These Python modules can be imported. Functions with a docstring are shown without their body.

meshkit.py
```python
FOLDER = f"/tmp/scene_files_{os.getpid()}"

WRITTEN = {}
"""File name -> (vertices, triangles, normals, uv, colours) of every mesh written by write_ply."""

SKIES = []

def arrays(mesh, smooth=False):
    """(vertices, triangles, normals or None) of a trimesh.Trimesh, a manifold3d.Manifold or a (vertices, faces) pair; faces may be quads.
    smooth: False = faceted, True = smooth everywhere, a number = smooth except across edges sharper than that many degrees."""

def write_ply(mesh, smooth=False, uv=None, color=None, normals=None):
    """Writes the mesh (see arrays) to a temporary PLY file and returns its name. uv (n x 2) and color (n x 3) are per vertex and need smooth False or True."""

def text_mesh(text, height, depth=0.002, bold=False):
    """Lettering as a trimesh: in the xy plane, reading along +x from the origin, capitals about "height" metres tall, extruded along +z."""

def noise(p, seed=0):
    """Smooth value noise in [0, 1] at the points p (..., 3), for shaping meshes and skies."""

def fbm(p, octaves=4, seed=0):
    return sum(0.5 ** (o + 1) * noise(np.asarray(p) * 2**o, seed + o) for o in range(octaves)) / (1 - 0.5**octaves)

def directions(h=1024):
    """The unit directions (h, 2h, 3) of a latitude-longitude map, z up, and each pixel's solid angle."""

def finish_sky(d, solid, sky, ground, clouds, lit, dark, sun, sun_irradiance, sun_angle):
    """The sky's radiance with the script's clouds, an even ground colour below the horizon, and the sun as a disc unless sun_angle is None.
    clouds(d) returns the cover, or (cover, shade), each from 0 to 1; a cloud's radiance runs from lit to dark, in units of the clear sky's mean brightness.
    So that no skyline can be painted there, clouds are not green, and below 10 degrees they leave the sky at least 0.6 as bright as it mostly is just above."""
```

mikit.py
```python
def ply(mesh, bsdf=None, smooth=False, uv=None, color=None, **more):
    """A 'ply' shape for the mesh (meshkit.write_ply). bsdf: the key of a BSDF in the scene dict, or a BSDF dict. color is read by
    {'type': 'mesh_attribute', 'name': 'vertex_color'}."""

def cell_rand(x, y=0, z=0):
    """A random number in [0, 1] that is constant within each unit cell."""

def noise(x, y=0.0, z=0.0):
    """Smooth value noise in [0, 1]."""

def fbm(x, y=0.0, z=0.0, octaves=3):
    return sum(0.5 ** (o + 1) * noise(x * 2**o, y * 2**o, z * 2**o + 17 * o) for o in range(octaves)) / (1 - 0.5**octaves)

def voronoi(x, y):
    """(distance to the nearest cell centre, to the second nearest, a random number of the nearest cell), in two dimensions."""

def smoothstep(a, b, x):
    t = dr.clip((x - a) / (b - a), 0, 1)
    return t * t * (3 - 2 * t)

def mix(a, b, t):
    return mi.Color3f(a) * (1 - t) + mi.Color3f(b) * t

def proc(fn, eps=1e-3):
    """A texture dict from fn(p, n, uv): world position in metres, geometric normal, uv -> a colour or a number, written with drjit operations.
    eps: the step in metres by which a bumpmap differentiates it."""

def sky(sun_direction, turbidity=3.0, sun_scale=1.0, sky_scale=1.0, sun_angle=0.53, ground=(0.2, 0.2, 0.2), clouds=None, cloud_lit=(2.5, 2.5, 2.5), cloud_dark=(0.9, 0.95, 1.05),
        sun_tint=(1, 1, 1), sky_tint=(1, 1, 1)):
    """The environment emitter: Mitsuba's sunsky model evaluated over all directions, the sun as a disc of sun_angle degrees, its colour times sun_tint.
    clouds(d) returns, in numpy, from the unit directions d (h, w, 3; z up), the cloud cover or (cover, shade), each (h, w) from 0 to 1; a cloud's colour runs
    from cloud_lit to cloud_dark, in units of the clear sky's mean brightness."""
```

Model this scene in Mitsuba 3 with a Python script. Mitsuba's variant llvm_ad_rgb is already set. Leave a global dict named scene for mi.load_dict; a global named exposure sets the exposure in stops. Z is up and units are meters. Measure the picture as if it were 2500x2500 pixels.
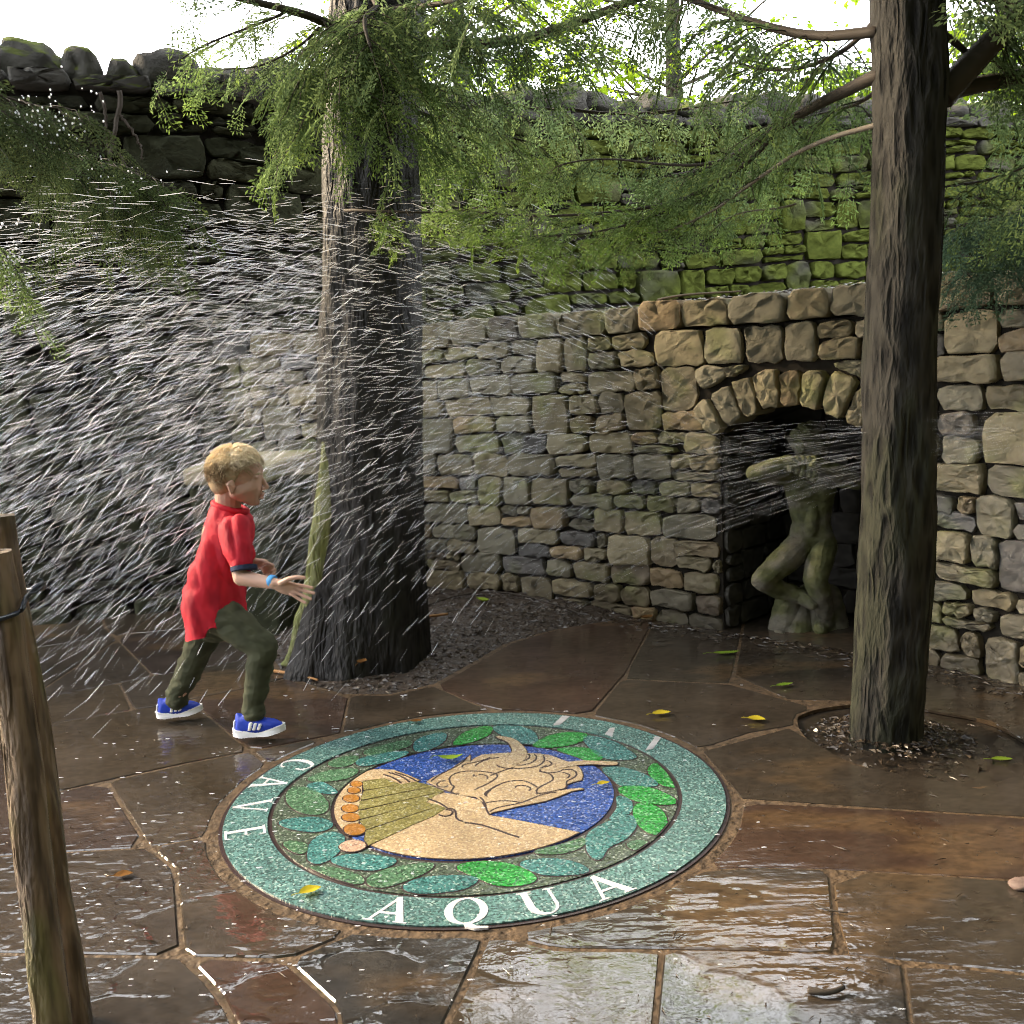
import math, random
import numpy as np, trimesh, mitsuba as mi, drjit as dr
import manifold3d as m3
import shapely, shapely.ops
from shapely.geometry import Polygon, LineString, Point, box
from scipy.interpolate import CubicSpline
import mikit, meshkit
from mikit import proc, noise, fbm, voronoi, smoothstep, mix, cell_rand

scene, labels = {}, {}
T = mi.ScalarTransform4f
rng = np.random.default_rng(7)

# ------------------------------------------------------------------ camera, sky, exposure
F, PITCH, ROLL, CAMH = 2473.0, math.radians(7.57), math.radians(-2.74), 1.3
_f = np.array([0, math.cos(PITCH), -math.sin(PITCH)])
_rt = np.array([1.0, 0, 0])
_up = np.cross(_rt, _f)
CR = math.cos(ROLL) * _rt + math.sin(ROLL) * _up
CU = -math.sin(ROLL) * _rt + math.cos(ROLL) * _up
CO = np.array([0, 0, CAMH])
scene['camera'] = {'type': 'perspective', 'fov': math.degrees(2 * math.atan(1250 / F)), 'fov_axis': 'x', 'near_clip': 0.05, 'far_clip': 400.0,
                   'to_world': T().look_at(origin=CO.tolist(), target=(CO + _f).tolist(), up=CU.tolist())}
scene['sky'] = mikit.sky([-0.87, 0.27, 0.48], turbidity=3, sun_scale=0.3, sky_scale=0.8, sun_angle=18, clouds=lambda d: 1.0,
                         cloud_lit=(2.45, 2.5, 2.6), ground=(0.1, 0.09, 0.07))
exposure = 5.0


def ray(x, y, k=2500 / 1932):
    """Direction of the photograph's point x, y (surveyed in a 1932 pixel copy of it)."""
    return (x * k - 1250) / F * CR - (y * k - 1250) / F * CU + _f


def gnd(x, y, z=0.0, k=2500 / 1932):
    d = ray(x, y, k)
    return CO + d * ((z - CAMH) / d[2])


def atY(x, y, Y):
    d = ray(x, y)
    return CO + d * (Y / d[1])


# ------------------------------------------------------------------ helpers
_n = {}


def numbered(name):
    k = _n.get(name, -1) + 1
    _n[name] = k
    return name if k == 0 else f'{name}_{k:03d}'


def tag(key, label=None, cat=None, group=None, kind=None):
    d = labels.setdefault(key, {})
    for a, b in (('label', label), ('category', cat), ('group', group), ('kind', kind)):
        if b:
            d[a] = b
    return key


def part(parent, name, mesh, bsdf, smooth=False, uv=None, kind=None, label=None):
    key = numbered(f'{parent}__{name}')
    scene[key] = mikit.ply(mesh, 'mat_' + bsdf, smooth=smooth, uv=uv)
    if kind or label:
        tag(key, label, kind=kind)
    return key


def thing(name, label, cat, group=None):
    return tag(numbered(name), label, cat, group)


def solo(name, mesh, bsdf, label=None, cat=None, smooth=False, kind=None, uv=None, group=None):
    key = numbered(name)
    scene[key] = mikit.ply(mesh, 'mat_' + bsdf, smooth=smooth, uv=uv)
    return tag(key, label, cat, group, kind)


def TM(v, f):
    return trimesh.Trimesh(np.asarray(v, float), np.asarray(f, int), process=False)


def cat(ms):
    return trimesh.util.concatenate(ms)


def unit(v):
    v = np.asarray(v, float)
    return v / np.maximum(np.linalg.norm(v, axis=-1, keepdims=True), 1e-12)


def spline(pts, n):
    p = np.asarray(pts, float)
    s = np.r_[0, np.cumsum(np.linalg.norm(np.diff(p, axis=0), axis=1))]
    return CubicSpline(s, p)(np.linspace(0, s[-1], n))


def tube(pts, rad, sides=8, cap=True):
    p = np.asarray(pts, float)
    n = len(p)
    t = unit(np.gradient(p, axis=0))
    ref = np.array([0.3, 0.9, 0.2]) if abs(t[0] @ [0.3, 0.9, 0.2]) < 0.8 else np.array([1.0, 0, 0])
    a = unit(np.cross(t, ref))
    b = np.cross(t, a)
    ang = np.arange(sides) * 2 * np.pi / sides
    r = np.broadcast_to(rad, (n,))[:, None, None]
    v = (p[:, None] + r * (np.cos(ang)[None, :, None] * a[:, None] + np.sin(ang)[None, :, None] * b[:, None])).reshape(-1, 3)
    i, j = np.meshgrid(np.arange(n - 1), np.arange(sides), indexing='ij')
    q = np.stack([i * sides + j, i * sides + (j + 1) % sides, (i + 1) * sides + (j + 1) % sides, (i + 1) * sides + j], -1).reshape(-1, 4)
    f = np.vstack([q[:, [0, 1, 2]], q[:, [0, 2, 3]]])
    if cap:
        v = np.vstack([v, p[:1], p[-1:]])
        k = np.arange(sides)
        f = np.vstack([f, np.stack([(k + 1) % sides, k, 0 * k + n * sides], 1),
                       np.stack([(n - 1) * sides + k, (n - 1) * sides + (k + 1) % sides, 0 * k + n * sides + 1], 1)])
    return TM(v, f)


# ------------------------------------------------------------------ materials
def rgb(*c):
    return {'type': 'rgb', 'value': list(c)}


def bump(inner, fn, scale=1.0, eps=1e-3):
    return {'type': 'bumpmap', 'arbitrary': proc(fn, eps), 'scale': scale, 'bsdf': inner}


def princ(color, rough, spec=0.5, **k):
    return {'type': 'principled', 'base_color': color if isinstance(color, dict) else rgb(*color), 'roughness': rough, 'specular': spec, **k}


def mat(name, b, two=True):
    scene['mat_' + name] = {'type': 'twosided', 'bsdf': b} if two else b


def col_low(p, n, uv):
    h, m = uv.x, uv.y
    a = mix((0.31, 0.265, 0.165), (0.25, 0.23, 0.165), smoothstep(0.25, 0.5, h))
    a = mix(a, (0.33, 0.245, 0.14), smoothstep(0.72, 0.84, h))
    a = mix(a, (0.16, 0.155, 0.15), smoothstep(0.86, 0.93, h))
    g = fbm(p.x * 9, p.y * 9, p.z * 9, 4)
    f = fbm(p.x * 45, p.y * 45, p.z * 45, 3)
    a = a * (0.42 + 0.75 * g + 0.45 * f) * (0.50 + 0.38 * m)
    moss = smoothstep(0.5, 0.75, fbm(p.x * 5 + 3, p.y * 5, p.z * 5, 3)) * 0.55
    a = mix(a, mi.Color3f(0.17, 0.19, 0.06) * (0.5 + f), moss)
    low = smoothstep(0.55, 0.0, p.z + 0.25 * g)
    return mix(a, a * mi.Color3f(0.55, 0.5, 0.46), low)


def bump_stone(p, n, uv):
    return 0.016 * fbm(p.x * 20, p.y * 20, p.z * 26, 3) + 0.009 * fbm(p.x * 80, p.y * 80, p.z * 95, 3) + 0.003 * noise(p.x * 260, p.y * 260, p.z * 260)


def rough_wall(p, n, uv):
    wet = smoothstep(0.9, 1.8, p.x + 0.9 * fbm(p.x * 3, p.y * 3, p.z * 3, 3) - 0.9 * smoothstep(0.6, 1.4, p.z))
    return 0.85 - 0.6 * wet


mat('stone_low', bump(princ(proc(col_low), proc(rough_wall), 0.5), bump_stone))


def col_high(p, n, uv):
    h, m = uv.x, uv.y
    a = mix((0.105, 0.10, 0.08), (0.07, 0.07, 0.065), h) * (0.46 + 0.22 * smoothstep(-2.2, 0.8, p.x))  # darker towards the left, the boughs' shade put into the colour
    g = fbm(p.x * 7, p.y * 7, p.z * 7, 4)
    f = fbm(p.x * 40, p.y * 40, p.z * 40, 3)
    a = a * (0.4 + 0.8 * g + 0.4 * f)
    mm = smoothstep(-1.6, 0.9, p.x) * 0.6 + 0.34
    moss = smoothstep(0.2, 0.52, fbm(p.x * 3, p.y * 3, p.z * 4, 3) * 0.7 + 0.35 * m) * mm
    return mix(a, mi.Color3f(0.062, 0.078, 0.014) * (0.55 + 0.5 * smoothstep(-1.8, 0.6, p.x)) * (0.25 + 0.8 * g + 0.8 * f), moss)  # moss carries the same painted shade on the left


mat('stone_niche', bump(princ(proc(lambda p, n, uv: mi.Color3f(0.05, 0.047, 0.04) * (0.4 + 1.2 * fbm(p.x * 20, p.y * 20, p.z * 20, 3))), 0.5, 0.4), bump_stone))  # shade inside the niche put into a darker stone colour
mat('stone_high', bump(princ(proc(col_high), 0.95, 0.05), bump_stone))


def col_joint(p, n, uv):
    return mi.Color3f(0.022, 0.019, 0.015) * (0.5 + fbm(p.x * 20, p.y * 20, p.z * 20, 3))


mat('joint', princ(proc(col_joint), 0.95, 0.2))


def col_boulder(p, n, uv):
    f = fbm(p.x * 14, p.y * 14, p.z * 14, 4)
    a = mi.Color3f(0.062, 0.06, 0.054) * (0.4 + 1.1 * f)
    moss = smoothstep(0.4, 0.8, n.z * 0.5 + 0.5 * uv.y + 0.6 * f - 0.3)
    return mix(a, mi.Color3f(0.07, 0.088, 0.014) * (0.5 + f), moss)


mat('boulder', bump(princ(proc(col_boulder), 0.95, 0.3), bump_stone))


def furrow(p):
    w = fbm(p.x * 14, p.y * 14, p.z * 3, 3) * 1.6
    r = 1 - dr.abs(2 * noise(p.x * 52 + w * 3, p.y * 52 + w * 3, p.z * 7 + w) - 1)
    return 0.62 * r + 0.38 * fbm(p.x * 95, p.y * 95, p.z * 13, 3)


def col_bark(p, n, uv):
    s = furrow(p)
    g = fbm(p.x * 7, p.y * 7, p.z * 2.2, 4)
    a = mix((0.006, 0.0055, 0.005), (0.034, 0.032, 0.027), smoothstep(0.3, 0.85, s)) * (0.7 + 0.6 * fbm(p.x * 20, p.y * 20, p.z * 8, 2))
    return mix(a, a * mi.Color3f(0.85, 1.0, 0.6), smoothstep(0.45, 0.66, g) * 0.7)


def bump_bark(p, n, uv):
    return 0.014 * furrow(p) + 0.004 * fbm(p.x * 160, p.y * 160, p.z * 40, 2)


mat('bark', bump(princ(proc(col_bark), 0.8, 0.3), bump_bark))


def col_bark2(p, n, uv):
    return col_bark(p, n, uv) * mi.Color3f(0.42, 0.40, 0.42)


mat('bark_lit', bump(princ(proc(lambda p, n, uv: mix(col_bark(p, n, uv) * 3.6, mi.Color3f(0.24, 0.27, 0.06), 0.45)), 0.75, 0.3), bump_bark))  # moss tint, with the trunk's lit left edge put into the colour
mat('bark_dark', bump(princ(proc(col_bark2), 0.6, 0.4), bump_bark))  # wet bark, with the trunk's shade also darkened into its colour
mat('twig', princ((0.05, 0.04, 0.03), 0.7, 0.3))
mat('twig_pale', princ((0.2, 0.17, 0.13), 0.7, 0.3))


def col_post(p, n, uv):
    s = fbm(p.x * 60, p.y * 60, p.z * 6, 4)
    g = fbm(p.x * 9, p.y * 9, p.z * 4, 3)
    a = mix((0.06, 0.04, 0.024), (0.20, 0.138, 0.082), smoothstep(0.28, 0.7, s))
    return mix(a, a * mi.Color3f(0.7, 0.95, 0.5), smoothstep(0.5, 0.66, g) * 0.8)


mat('post_wood', bump(princ(proc(col_post), 0.55, 0.5), bump_bark))
mat('wire', princ((0.02, 0.025, 0.035), 0.3, 0.5))


POOLS = [(*gnd(x, y)[:2], r) for x, y, r in ((1040, 1810, 0.17), (1180, 1850, 0.2), (1330, 1910, 0.22), (1000, 1920, 0.2), (560, 1880, 0.2), (690, 1830, 0.14), (430, 1730, 0.22), (330, 1830, 0.18), (250, 1930, 0.2), (470, 1580, 0.13), (800, 1940, 0.16), (1130, 1990, 0.25))]


def puddle(p):
    """Where water stands on the flagstones."""
    d = mi.Float(0.0)
    for x, y, r in POOLS:
        d = dr.maximum(d, 1 - dr.sqrt(dr.square(p.x - x) + dr.square((p.y - y) * 1.4)) / r)
    return smoothstep(0.44, 0.54, fbm(p.x * 4 + 5.3, p.y * 6 + 1.7, 0.5, 4) * 0.75 + 0.62 * dr.clip(d, 0, 0.6))


def col_flag(p, n, uv):
    h = uv.x
    a = mix((0.115, 0.080, 0.050), (0.095, 0.070, 0.050), smoothstep(0.2, 0.5, h))
    a = mix(a, (0.115, 0.066, 0.045), smoothstep(0.66, 0.85, h))
    a = mix(a, (0.065, 0.055, 0.046), smoothstep(0.93, 0.97, h))
    g = fbm(p.x * 3.5, p.y * 6, 1.0, 4)
    f = fbm(p.x * 40, p.y * 70, 2.0, 3)
    a = a * (0.42 + 0.7 * g + 0.5 * f) * mi.Color3f(0.37, 0.40, 0.43)
    return mix(a, mi.Color3f(0.10, 0.062, 0.03) * (0.5 + f), smoothstep(0.6, 0.78, fbm(p.x * 2.2 + 9, p.y * 4 + 2, 3.0, 3)) * 0.5)


def bump_flag(p, n, uv):
    riven = fbm(p.x * 7 + 3 * uv.y, p.y * 42, 5 * uv.x, 3)
    h = 0.0027 * riven + 0.0028 * fbm(p.x * 12, p.y * 17, 0.0, 3) + 0.0006 * fbm(p.x * 75, p.y * 120, 0.0, 2)
    splat = smoothstep(0.35, -0.7, p.x) * smoothstep(3.7, 2.5, p.y)      # where the spray comes down the film of water is rough
    h = h + splat * (0.0030 * smoothstep(0.45, 0.8, noise(p.x * 34, p.y * 44)) + 0.0007 * noise(p.x * 110, p.y * 140))
    return h * (1 - 0.97 * puddle(p)) + (0.00035 * noise(p.x * 40, p.y * 60) + 0.00010 * noise(p.x * 150, p.y * 190)) * puddle(p)


def rough_flag(p, n, uv):
    k = puddle(p)
    return 0.08 * (1 - k) + 0.02 + 0.12 * (1 - k) * smoothstep(0.4, 0.8, fbm(p.x * 5, p.y * 9, 7.0, 3))


mat('flag', bump(princ(proc(col_flag), proc(rough_flag), 1.0), bump_flag))


def col_mortar(p, n, uv):
    f = fbm(p.x * 60, p.y * 60, 0.0, 3)
    return mi.Color3f(0.08, 0.053, 0.03) * (0.35 + 1.1 * f)


mat('mortar', bump(princ(proc(col_mortar), 0.6, 0.3), lambda p, n, uv: 0.010 * fbm(p.x * 60, p.y * 60, 0.0, 3)))


def col_soil(p, n, uv):
    return mi.Color3f(0.042, 0.03, 0.021) * (0.3 + 1.4 * fbm(p.x * 40, p.y * 40, p.z * 40, 4))


mat('soil', bump(princ(proc(col_soil), 0.5, 0.5), lambda p, n, uv: 0.02 * fbm(p.x * 45, p.y * 45, p.z * 45, 4)))
mat('mulch', princ(proc(lambda p, n, uv: mix((0.028, 0.02, 0.015), (0.10, 0.075, 0.05), cell_rand(p.x * 60, p.y * 60, p.z * 60) ** 3)), 0.35, 0.6))


# terrazzo for the roundel: chips of a lighter and a darker tone of the piece's own colour
def terrazzo(name, c, dark=0.35, light=1.7, spread=0.3, chip=190.0):
    def fn(p, n, uv):
        d1, d2, w = voronoi(p.x * chip, p.y * chip)
        k = mix(mi.Color3f(c) * dark, mi.Color3f(c) * light, w)
        k = mix(k, mi.Color3f(0.5, 0.52, 0.48), smoothstep(0.88, 0.93, w) * spread)
        return k * (0.75 + 0.5 * fbm(p.x * 6, p.y * 6, 4.0, 2))
    mat(name, bump(princ(proc(fn), 0.14, 0.7), bump_terr))


def bump_terr(p, n, uv):
    return 0.0022 * fbm(p.x * 60, p.y * 60, 0.0, 2) + 0.0012 * noise(p.x * 260, p.y * 260)


terrazzo('t_ring', (0.062, 0.135, 0.128))
terrazzo('t_ground', (0.05, 0.07, 0.048))
terrazzo('t_teal', (0.035, 0.125, 0.12))
terrazzo('t_green', (0.016, 0.17, 0.028), spread=0.2)
terrazzo('t_sage', (0.05, 0.115, 0.06))
terrazzo('t_blue', (0.018, 0.05, 0.21), spread=0.35)
terrazzo('t_cream', (0.34, 0.255, 0.15), dark=0.65, light=1.25, spread=0.3)
terrazzo('t_olive', (0.16, 0.145, 0.05), dark=0.55, light=1.4, spread=0.2)
terrazzo('t_pink', (0.36, 0.24, 0.17), dark=0.6, light=1.3)
terrazzo('t_orange', (0.26, 0.115, 0.02), dark=0.8, light=1.2, spread=0.1)
mat('t_white', princ(proc(lambda p, n, uv: mi.Color3f(0.62, 0.62, 0.64) * (0.55 + 0.6 * fbm(p.x * 35, p.y * 35, 0.0, 3))), 0.25, 0.5))
mat('t_faded', princ(proc(lambda p, n, uv: mi.Color3f(0.36, 0.37, 0.39) * (0.6 + 0.6 * fbm(p.x * 35, p.y * 35, 0.0, 3))), 0.3, 0.5))
mat('t_line', princ((0.03, 0.02, 0.02), 0.3, 0.5))


# foliage: uv.x = tone of the spray, uv.y = how young the growth is
def leafmat(name, old, young, trans=0.5):
    def fn(p, n, uv):
        return mix(mi.Color3f(old) * (0.55 + 0.9 * uv.x), mi.Color3f(young), uv.y)
    scene['mat_' + name] = {'type': 'principledthin', 'base_color': proc(fn), 'roughness': 0.45, 'diff_trans': trans, 'eta': 1.4}


leafmat('needles', (0.12, 0.17, 0.08), (0.27, 0.40, 0.07), 1.3)
leafmat('needles_dark', (0.055, 0.075, 0.04), (0.14, 0.2, 0.05), 0.6)
leafmat('needles_blue', (0.08, 0.13, 0.09), (0.14, 0.22, 0.12), 0.6)
leafmat('broad', (0.2, 0.32, 0.02), (0.32, 0.44, 0.02), 1.4)
leafmat('leaf_green', (0.12, 0.26, 0.03), (0.3, 0.35, 0.04), 0.4)
leafmat('leaf_yellow', (0.42, 0.34, 0.03), (0.42, 0.34, 0.03), 0.4)
leafmat('leaf_brown', (0.14, 0.07, 0.025), (0.14, 0.07, 0.025), 0.2)
mat('litter', princ(proc(lambda p, n, uv: mix((0.022, 0.016, 0.012), (0.10, 0.07, 0.042), uv.x * uv.x * uv.x)), 0.3, 0.6))
# water: drops and threads of water scatter the sky's light white
scene['mat_water'] = {'type': 'principledthin', 'base_color': rgb(0.93, 0.95, 1.0), 'roughness': 0.15, 'diff_trans': 1.1, 'eta': 1.33}

# ------------------------------------------------------------------ ground

def prism(poly, z0, z1, bevel=0.0):
    ms = []
    for g in getattr(poly, 'geoms', [poly]):
        if g.is_empty or g.area < 1e-6:
            continue
        if bevel:
            inner = g.buffer(-bevel)
            if inner.is_empty or inner.geom_type != 'Polygon' or g.interiors:
                inner = None
        else:
            inner = None
        if inner is None:
            m = trimesh.creation.extrude_polygon(g, z1 - z0, engine='earcut')
            m.apply_translation([0, 0, z0])
            ms.append(m)
        else:
            o = resample(g, 40)
            i = np.array([inner.exterior.interpolate(inner.exterior.project(Point(q))).coords[0] for q in o])
            n = len(o)
            v = np.vstack([np.c_[o, np.full(n, z0)], np.c_[o, np.full(n, z1 - bevel * 0.8)], np.c_[i, np.full(n, z1)], [[*inner.representative_point().coords[0], z1]]])
            k = np.arange(n)
            f = []
            for a in (0, n):
                f += [np.stack([a + k, a + (k + 1) % n, a + n + (k + 1) % n], 1), np.stack([a + k, a + n + (k + 1) % n, a + n + k], 1)]
            f = np.vstack(f)
            top = trimesh.creation.triangulate_polygon(Polygon(i), engine='earcut') if Polygon(i).is_valid else None
            if top is None:
                f = np.vstack([f, np.stack([2 * n + k, 2 * n + (k + 1) % n, 0 * k + 3 * n], 1)])
                ms.append(TM(v, f))
            else:
                ms += [TM(v, f), TM(np.c_[top[0], np.full(len(top[0]), z1)], top[1])]
    return cat(ms) if ms else None


def resample(poly, n):
    e = poly.exterior
    if not e.is_ccw:
        e = LineString(list(e.coords)[::-1])
    return np.array([e.interpolate(t, normalized=True).coords[0] for t in np.arange(n) / n])


def G(pts):
    return [gnd(*q)[:2] for q in pts]


MC, MR0 = np.array([-0.156, 3.051]), 0.784                            # centre and radius of the roundel
mosaic_disc = Point(*MC).buffer(MR0 + 0.03, 64)
pit = Polygon([tuple(q) for q in spline(G([(1500, 1350), (1540, 1335), (1620, 1325), (1720, 1325), (1820, 1345), (1950, 1390), (1990, 1430), (1932, 1470), (1850, 1485), (1740, 1478), (1640, 1450), (1560, 1420), (1515, 1390), (1500, 1350)]), 60)[:-1]])
bed = Polygon(G([(480, 1215), (520, 1265), (570, 1292), (640, 1312), (740, 1312), (830, 1290), (910, 1245), (960, 1215), (1060, 1185), (1190, 1165), (1300, 1172)]) + [(1.2, 5.6), (-0.4, 6.6), (-1.45, 6.5)])
area = box(-3.6, 0.6, 3.4, 6.6)
joints = [
    [(60, 1322), (104, 1312), (291, 1275), (463, 1245), (560, 1222)], [(60, 1372), (112, 1362), (291, 1333), (460, 1299), (560, 1275), (660, 1310)],
    [(224, 1285), (255, 1345)], [(190, 1150), (198, 1182), (291, 1276)], [(-20, 1235), (208, 1200), (333, 1187), (520, 1160)], [(-60, 1190), (60, 1322), (60, 1372), (80, 1500)],
    [(40, 1508), (127, 1489), (364, 1437), (560, 1400)], [(366, 1318), (374, 1333), (447, 1395), (520, 1450)], [(200, 1470), (281, 1598), (330, 1640)], [(40, 1612), (146, 1606), (281, 1598), (430, 1570)],
    [(1300, 1643), (1430, 1637), (1555, 1639), (1750, 1650), (2000, 1665)], [(1566, 1635), (1582, 1800)], [(1200, 1790), (1474, 1795), (1582, 1799), (2000, 1842)], [(1700, 1805), (1730, 2010)],
    [(1375, 1512), (1470, 1515), (1714, 1527), (2000, 1545)], [(1290, 1400), (1314, 1415), (1414, 1383), (1500, 1368)], [(926, 1745), (880, 1850), (800, 2020)], [(930, 1760), (1050, 1790), (1200, 1790)],
    [(330, 1640), (345, 1800), (416, 1879), (500, 2050)], [(120, 1800), (345, 1804), (541, 1811), (700, 1745)], [(541, 1811), (640, 1900), (660, 2040)],
    [(1100, 1365), (1180, 1270), (1230, 1180)], [(1180, 1280), (1380, 1290), (1540, 1335)], [(820, 1295), (900, 1330), (980, 1350)], [(1380, 1290), (1400, 1185)], [(1700, 1330), (1720, 1240)],
    [(660, 1310), (640, 1400)], [(2000, 1545), (1950, 1660)], [(1250, 1790), (1230, 2010)],
]
lines = [LineString(G(j)) for j in joints] + [mosaic_disc.exterior, pit.exterior, area.exterior, bed.intersection(area).exterior]
for x in (-3.0, -2.2):
    lines.append(LineString([(x, 0.5), (x + 0.05, 6.7)]))
for y in (0.95, 1.40):
    lines.append(LineString([(-3.7, y + 0.02), (3.5, y - 0.03)]))
def reach(ls):
    """Each joint runs on at both ends until it meets another."""
    out = []
    for k, ln in enumerate(ls):
        others = shapely.ops.unary_union([o for j, o in enumerate(ls) if j != k])
        c = [np.array(q) for q in ln.coords]
        if not ln.is_ring:
            for end, nxt in ((0, 1), (-1, -2)):
                d = unit(c[end] - c[nxt])
                hit = LineString([c[end] - d * 0.12, c[end] + d * 2.5]).intersection(others)
                pts = [np.array(q.coords[0]) for q in getattr(hit, 'geoms', [hit]) if not q.is_empty]
                if pts:
                    b = min(pts, key=lambda q: abs((q - c[end]) @ d))
                    c[end] = b + d * 0.004
        out.append(LineString(c))
    return out


lines = reach(lines)
slabs = [g for g in shapely.ops.polygonize(shapely.ops.unary_union([ln.intersection(area.buffer(0.01)) for ln in lines])) if g.area > 0.004]

th = np.linspace(0, 2 * np.pi, 97)[:-1]
rr = np.r_[0.0, 2.0, 4.0, 7.0, 15.0, 40.0, 150.0]
gv, gf = [[0, 3, -0.02]], []
for r_ in rr[1:]:
    gv += [[r_ * math.cos(a), 3 + r_ * math.sin(a), -0.02] for a in th]
for i in range(96):
    gf.append([0, 1 + i, 1 + (i + 1) % 96])
    for k in range(len(rr) - 2):
        a, b, c, d = 1 + k * 96 + i, 1 + k * 96 + (i + 1) % 96, 1 + (k + 1) * 96 + (i + 1) % 96, 1 + (k + 1) * 96 + i
        gf += [[a, d, c], [a, c, b]]
solo('ground', TM(np.array(gv) - [0, 0, 0.10], gf), 'soil', kind='structure')
PAVE = numbered('pavement')
tag(PAVE, kind='structure')
mort = area.difference(Point(*MC).buffer(MR0 - 0.003, 64)).difference(pit.buffer(-0.01)).difference(bed.buffer(-0.03))
part(PAVE, 'mortar', prism(mort, -0.016, -0.0035), 'mortar')
for s in slabs:
    c = s.representative_point()
    if mosaic_disc.contains(c) or pit.contains(c) or bed.contains(c):
        continue
    g = s.buffer(-0.0055).buffer(-0.02, join_style=1).buffer(0.02)
    if g.geom_type != 'Polygon' or g.area < 0.01:
        continue
    g = Polygon([(x + rng.normal(0, 0.002), y + rng.normal(0, 0.002)) for x, y in g.simplify(0.002).exterior.coords[:-1]]).buffer(0)
    if g.geom_type != 'Polygon':
        g = max(g.geoms, key=lambda q: q.area)
    m = prism(g, -0.014, rng.uniform(-0.002, 0.002), 0.004)
    part(PAVE, 'flagstone', m, 'flag', uv=np.tile(rng.random(2), (len(m.vertices), 1)))

# tree pit by the right tree: sunken wet stone round a heap of litter
PIT = numbered('tree_pit')
tag(PIT, kind='structure')
mat('pit_stone', bump(princ(proc(lambda p, n, uv: mi.Color3f(0.034, 0.027, 0.021) * (0.4 + 1.2 * fbm(p.x * 12, p.y * 16, 0.0, 4))), 0.09, 0.5), lambda p, n, uv: 0.0035 * fbm(p.x * 14, p.y * 20, 0.0, 3)))
scene[PIT] = mikit.ply(prism(pit.buffer(0.004), -0.09, -0.018), 'mat_pit_stone')


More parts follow.
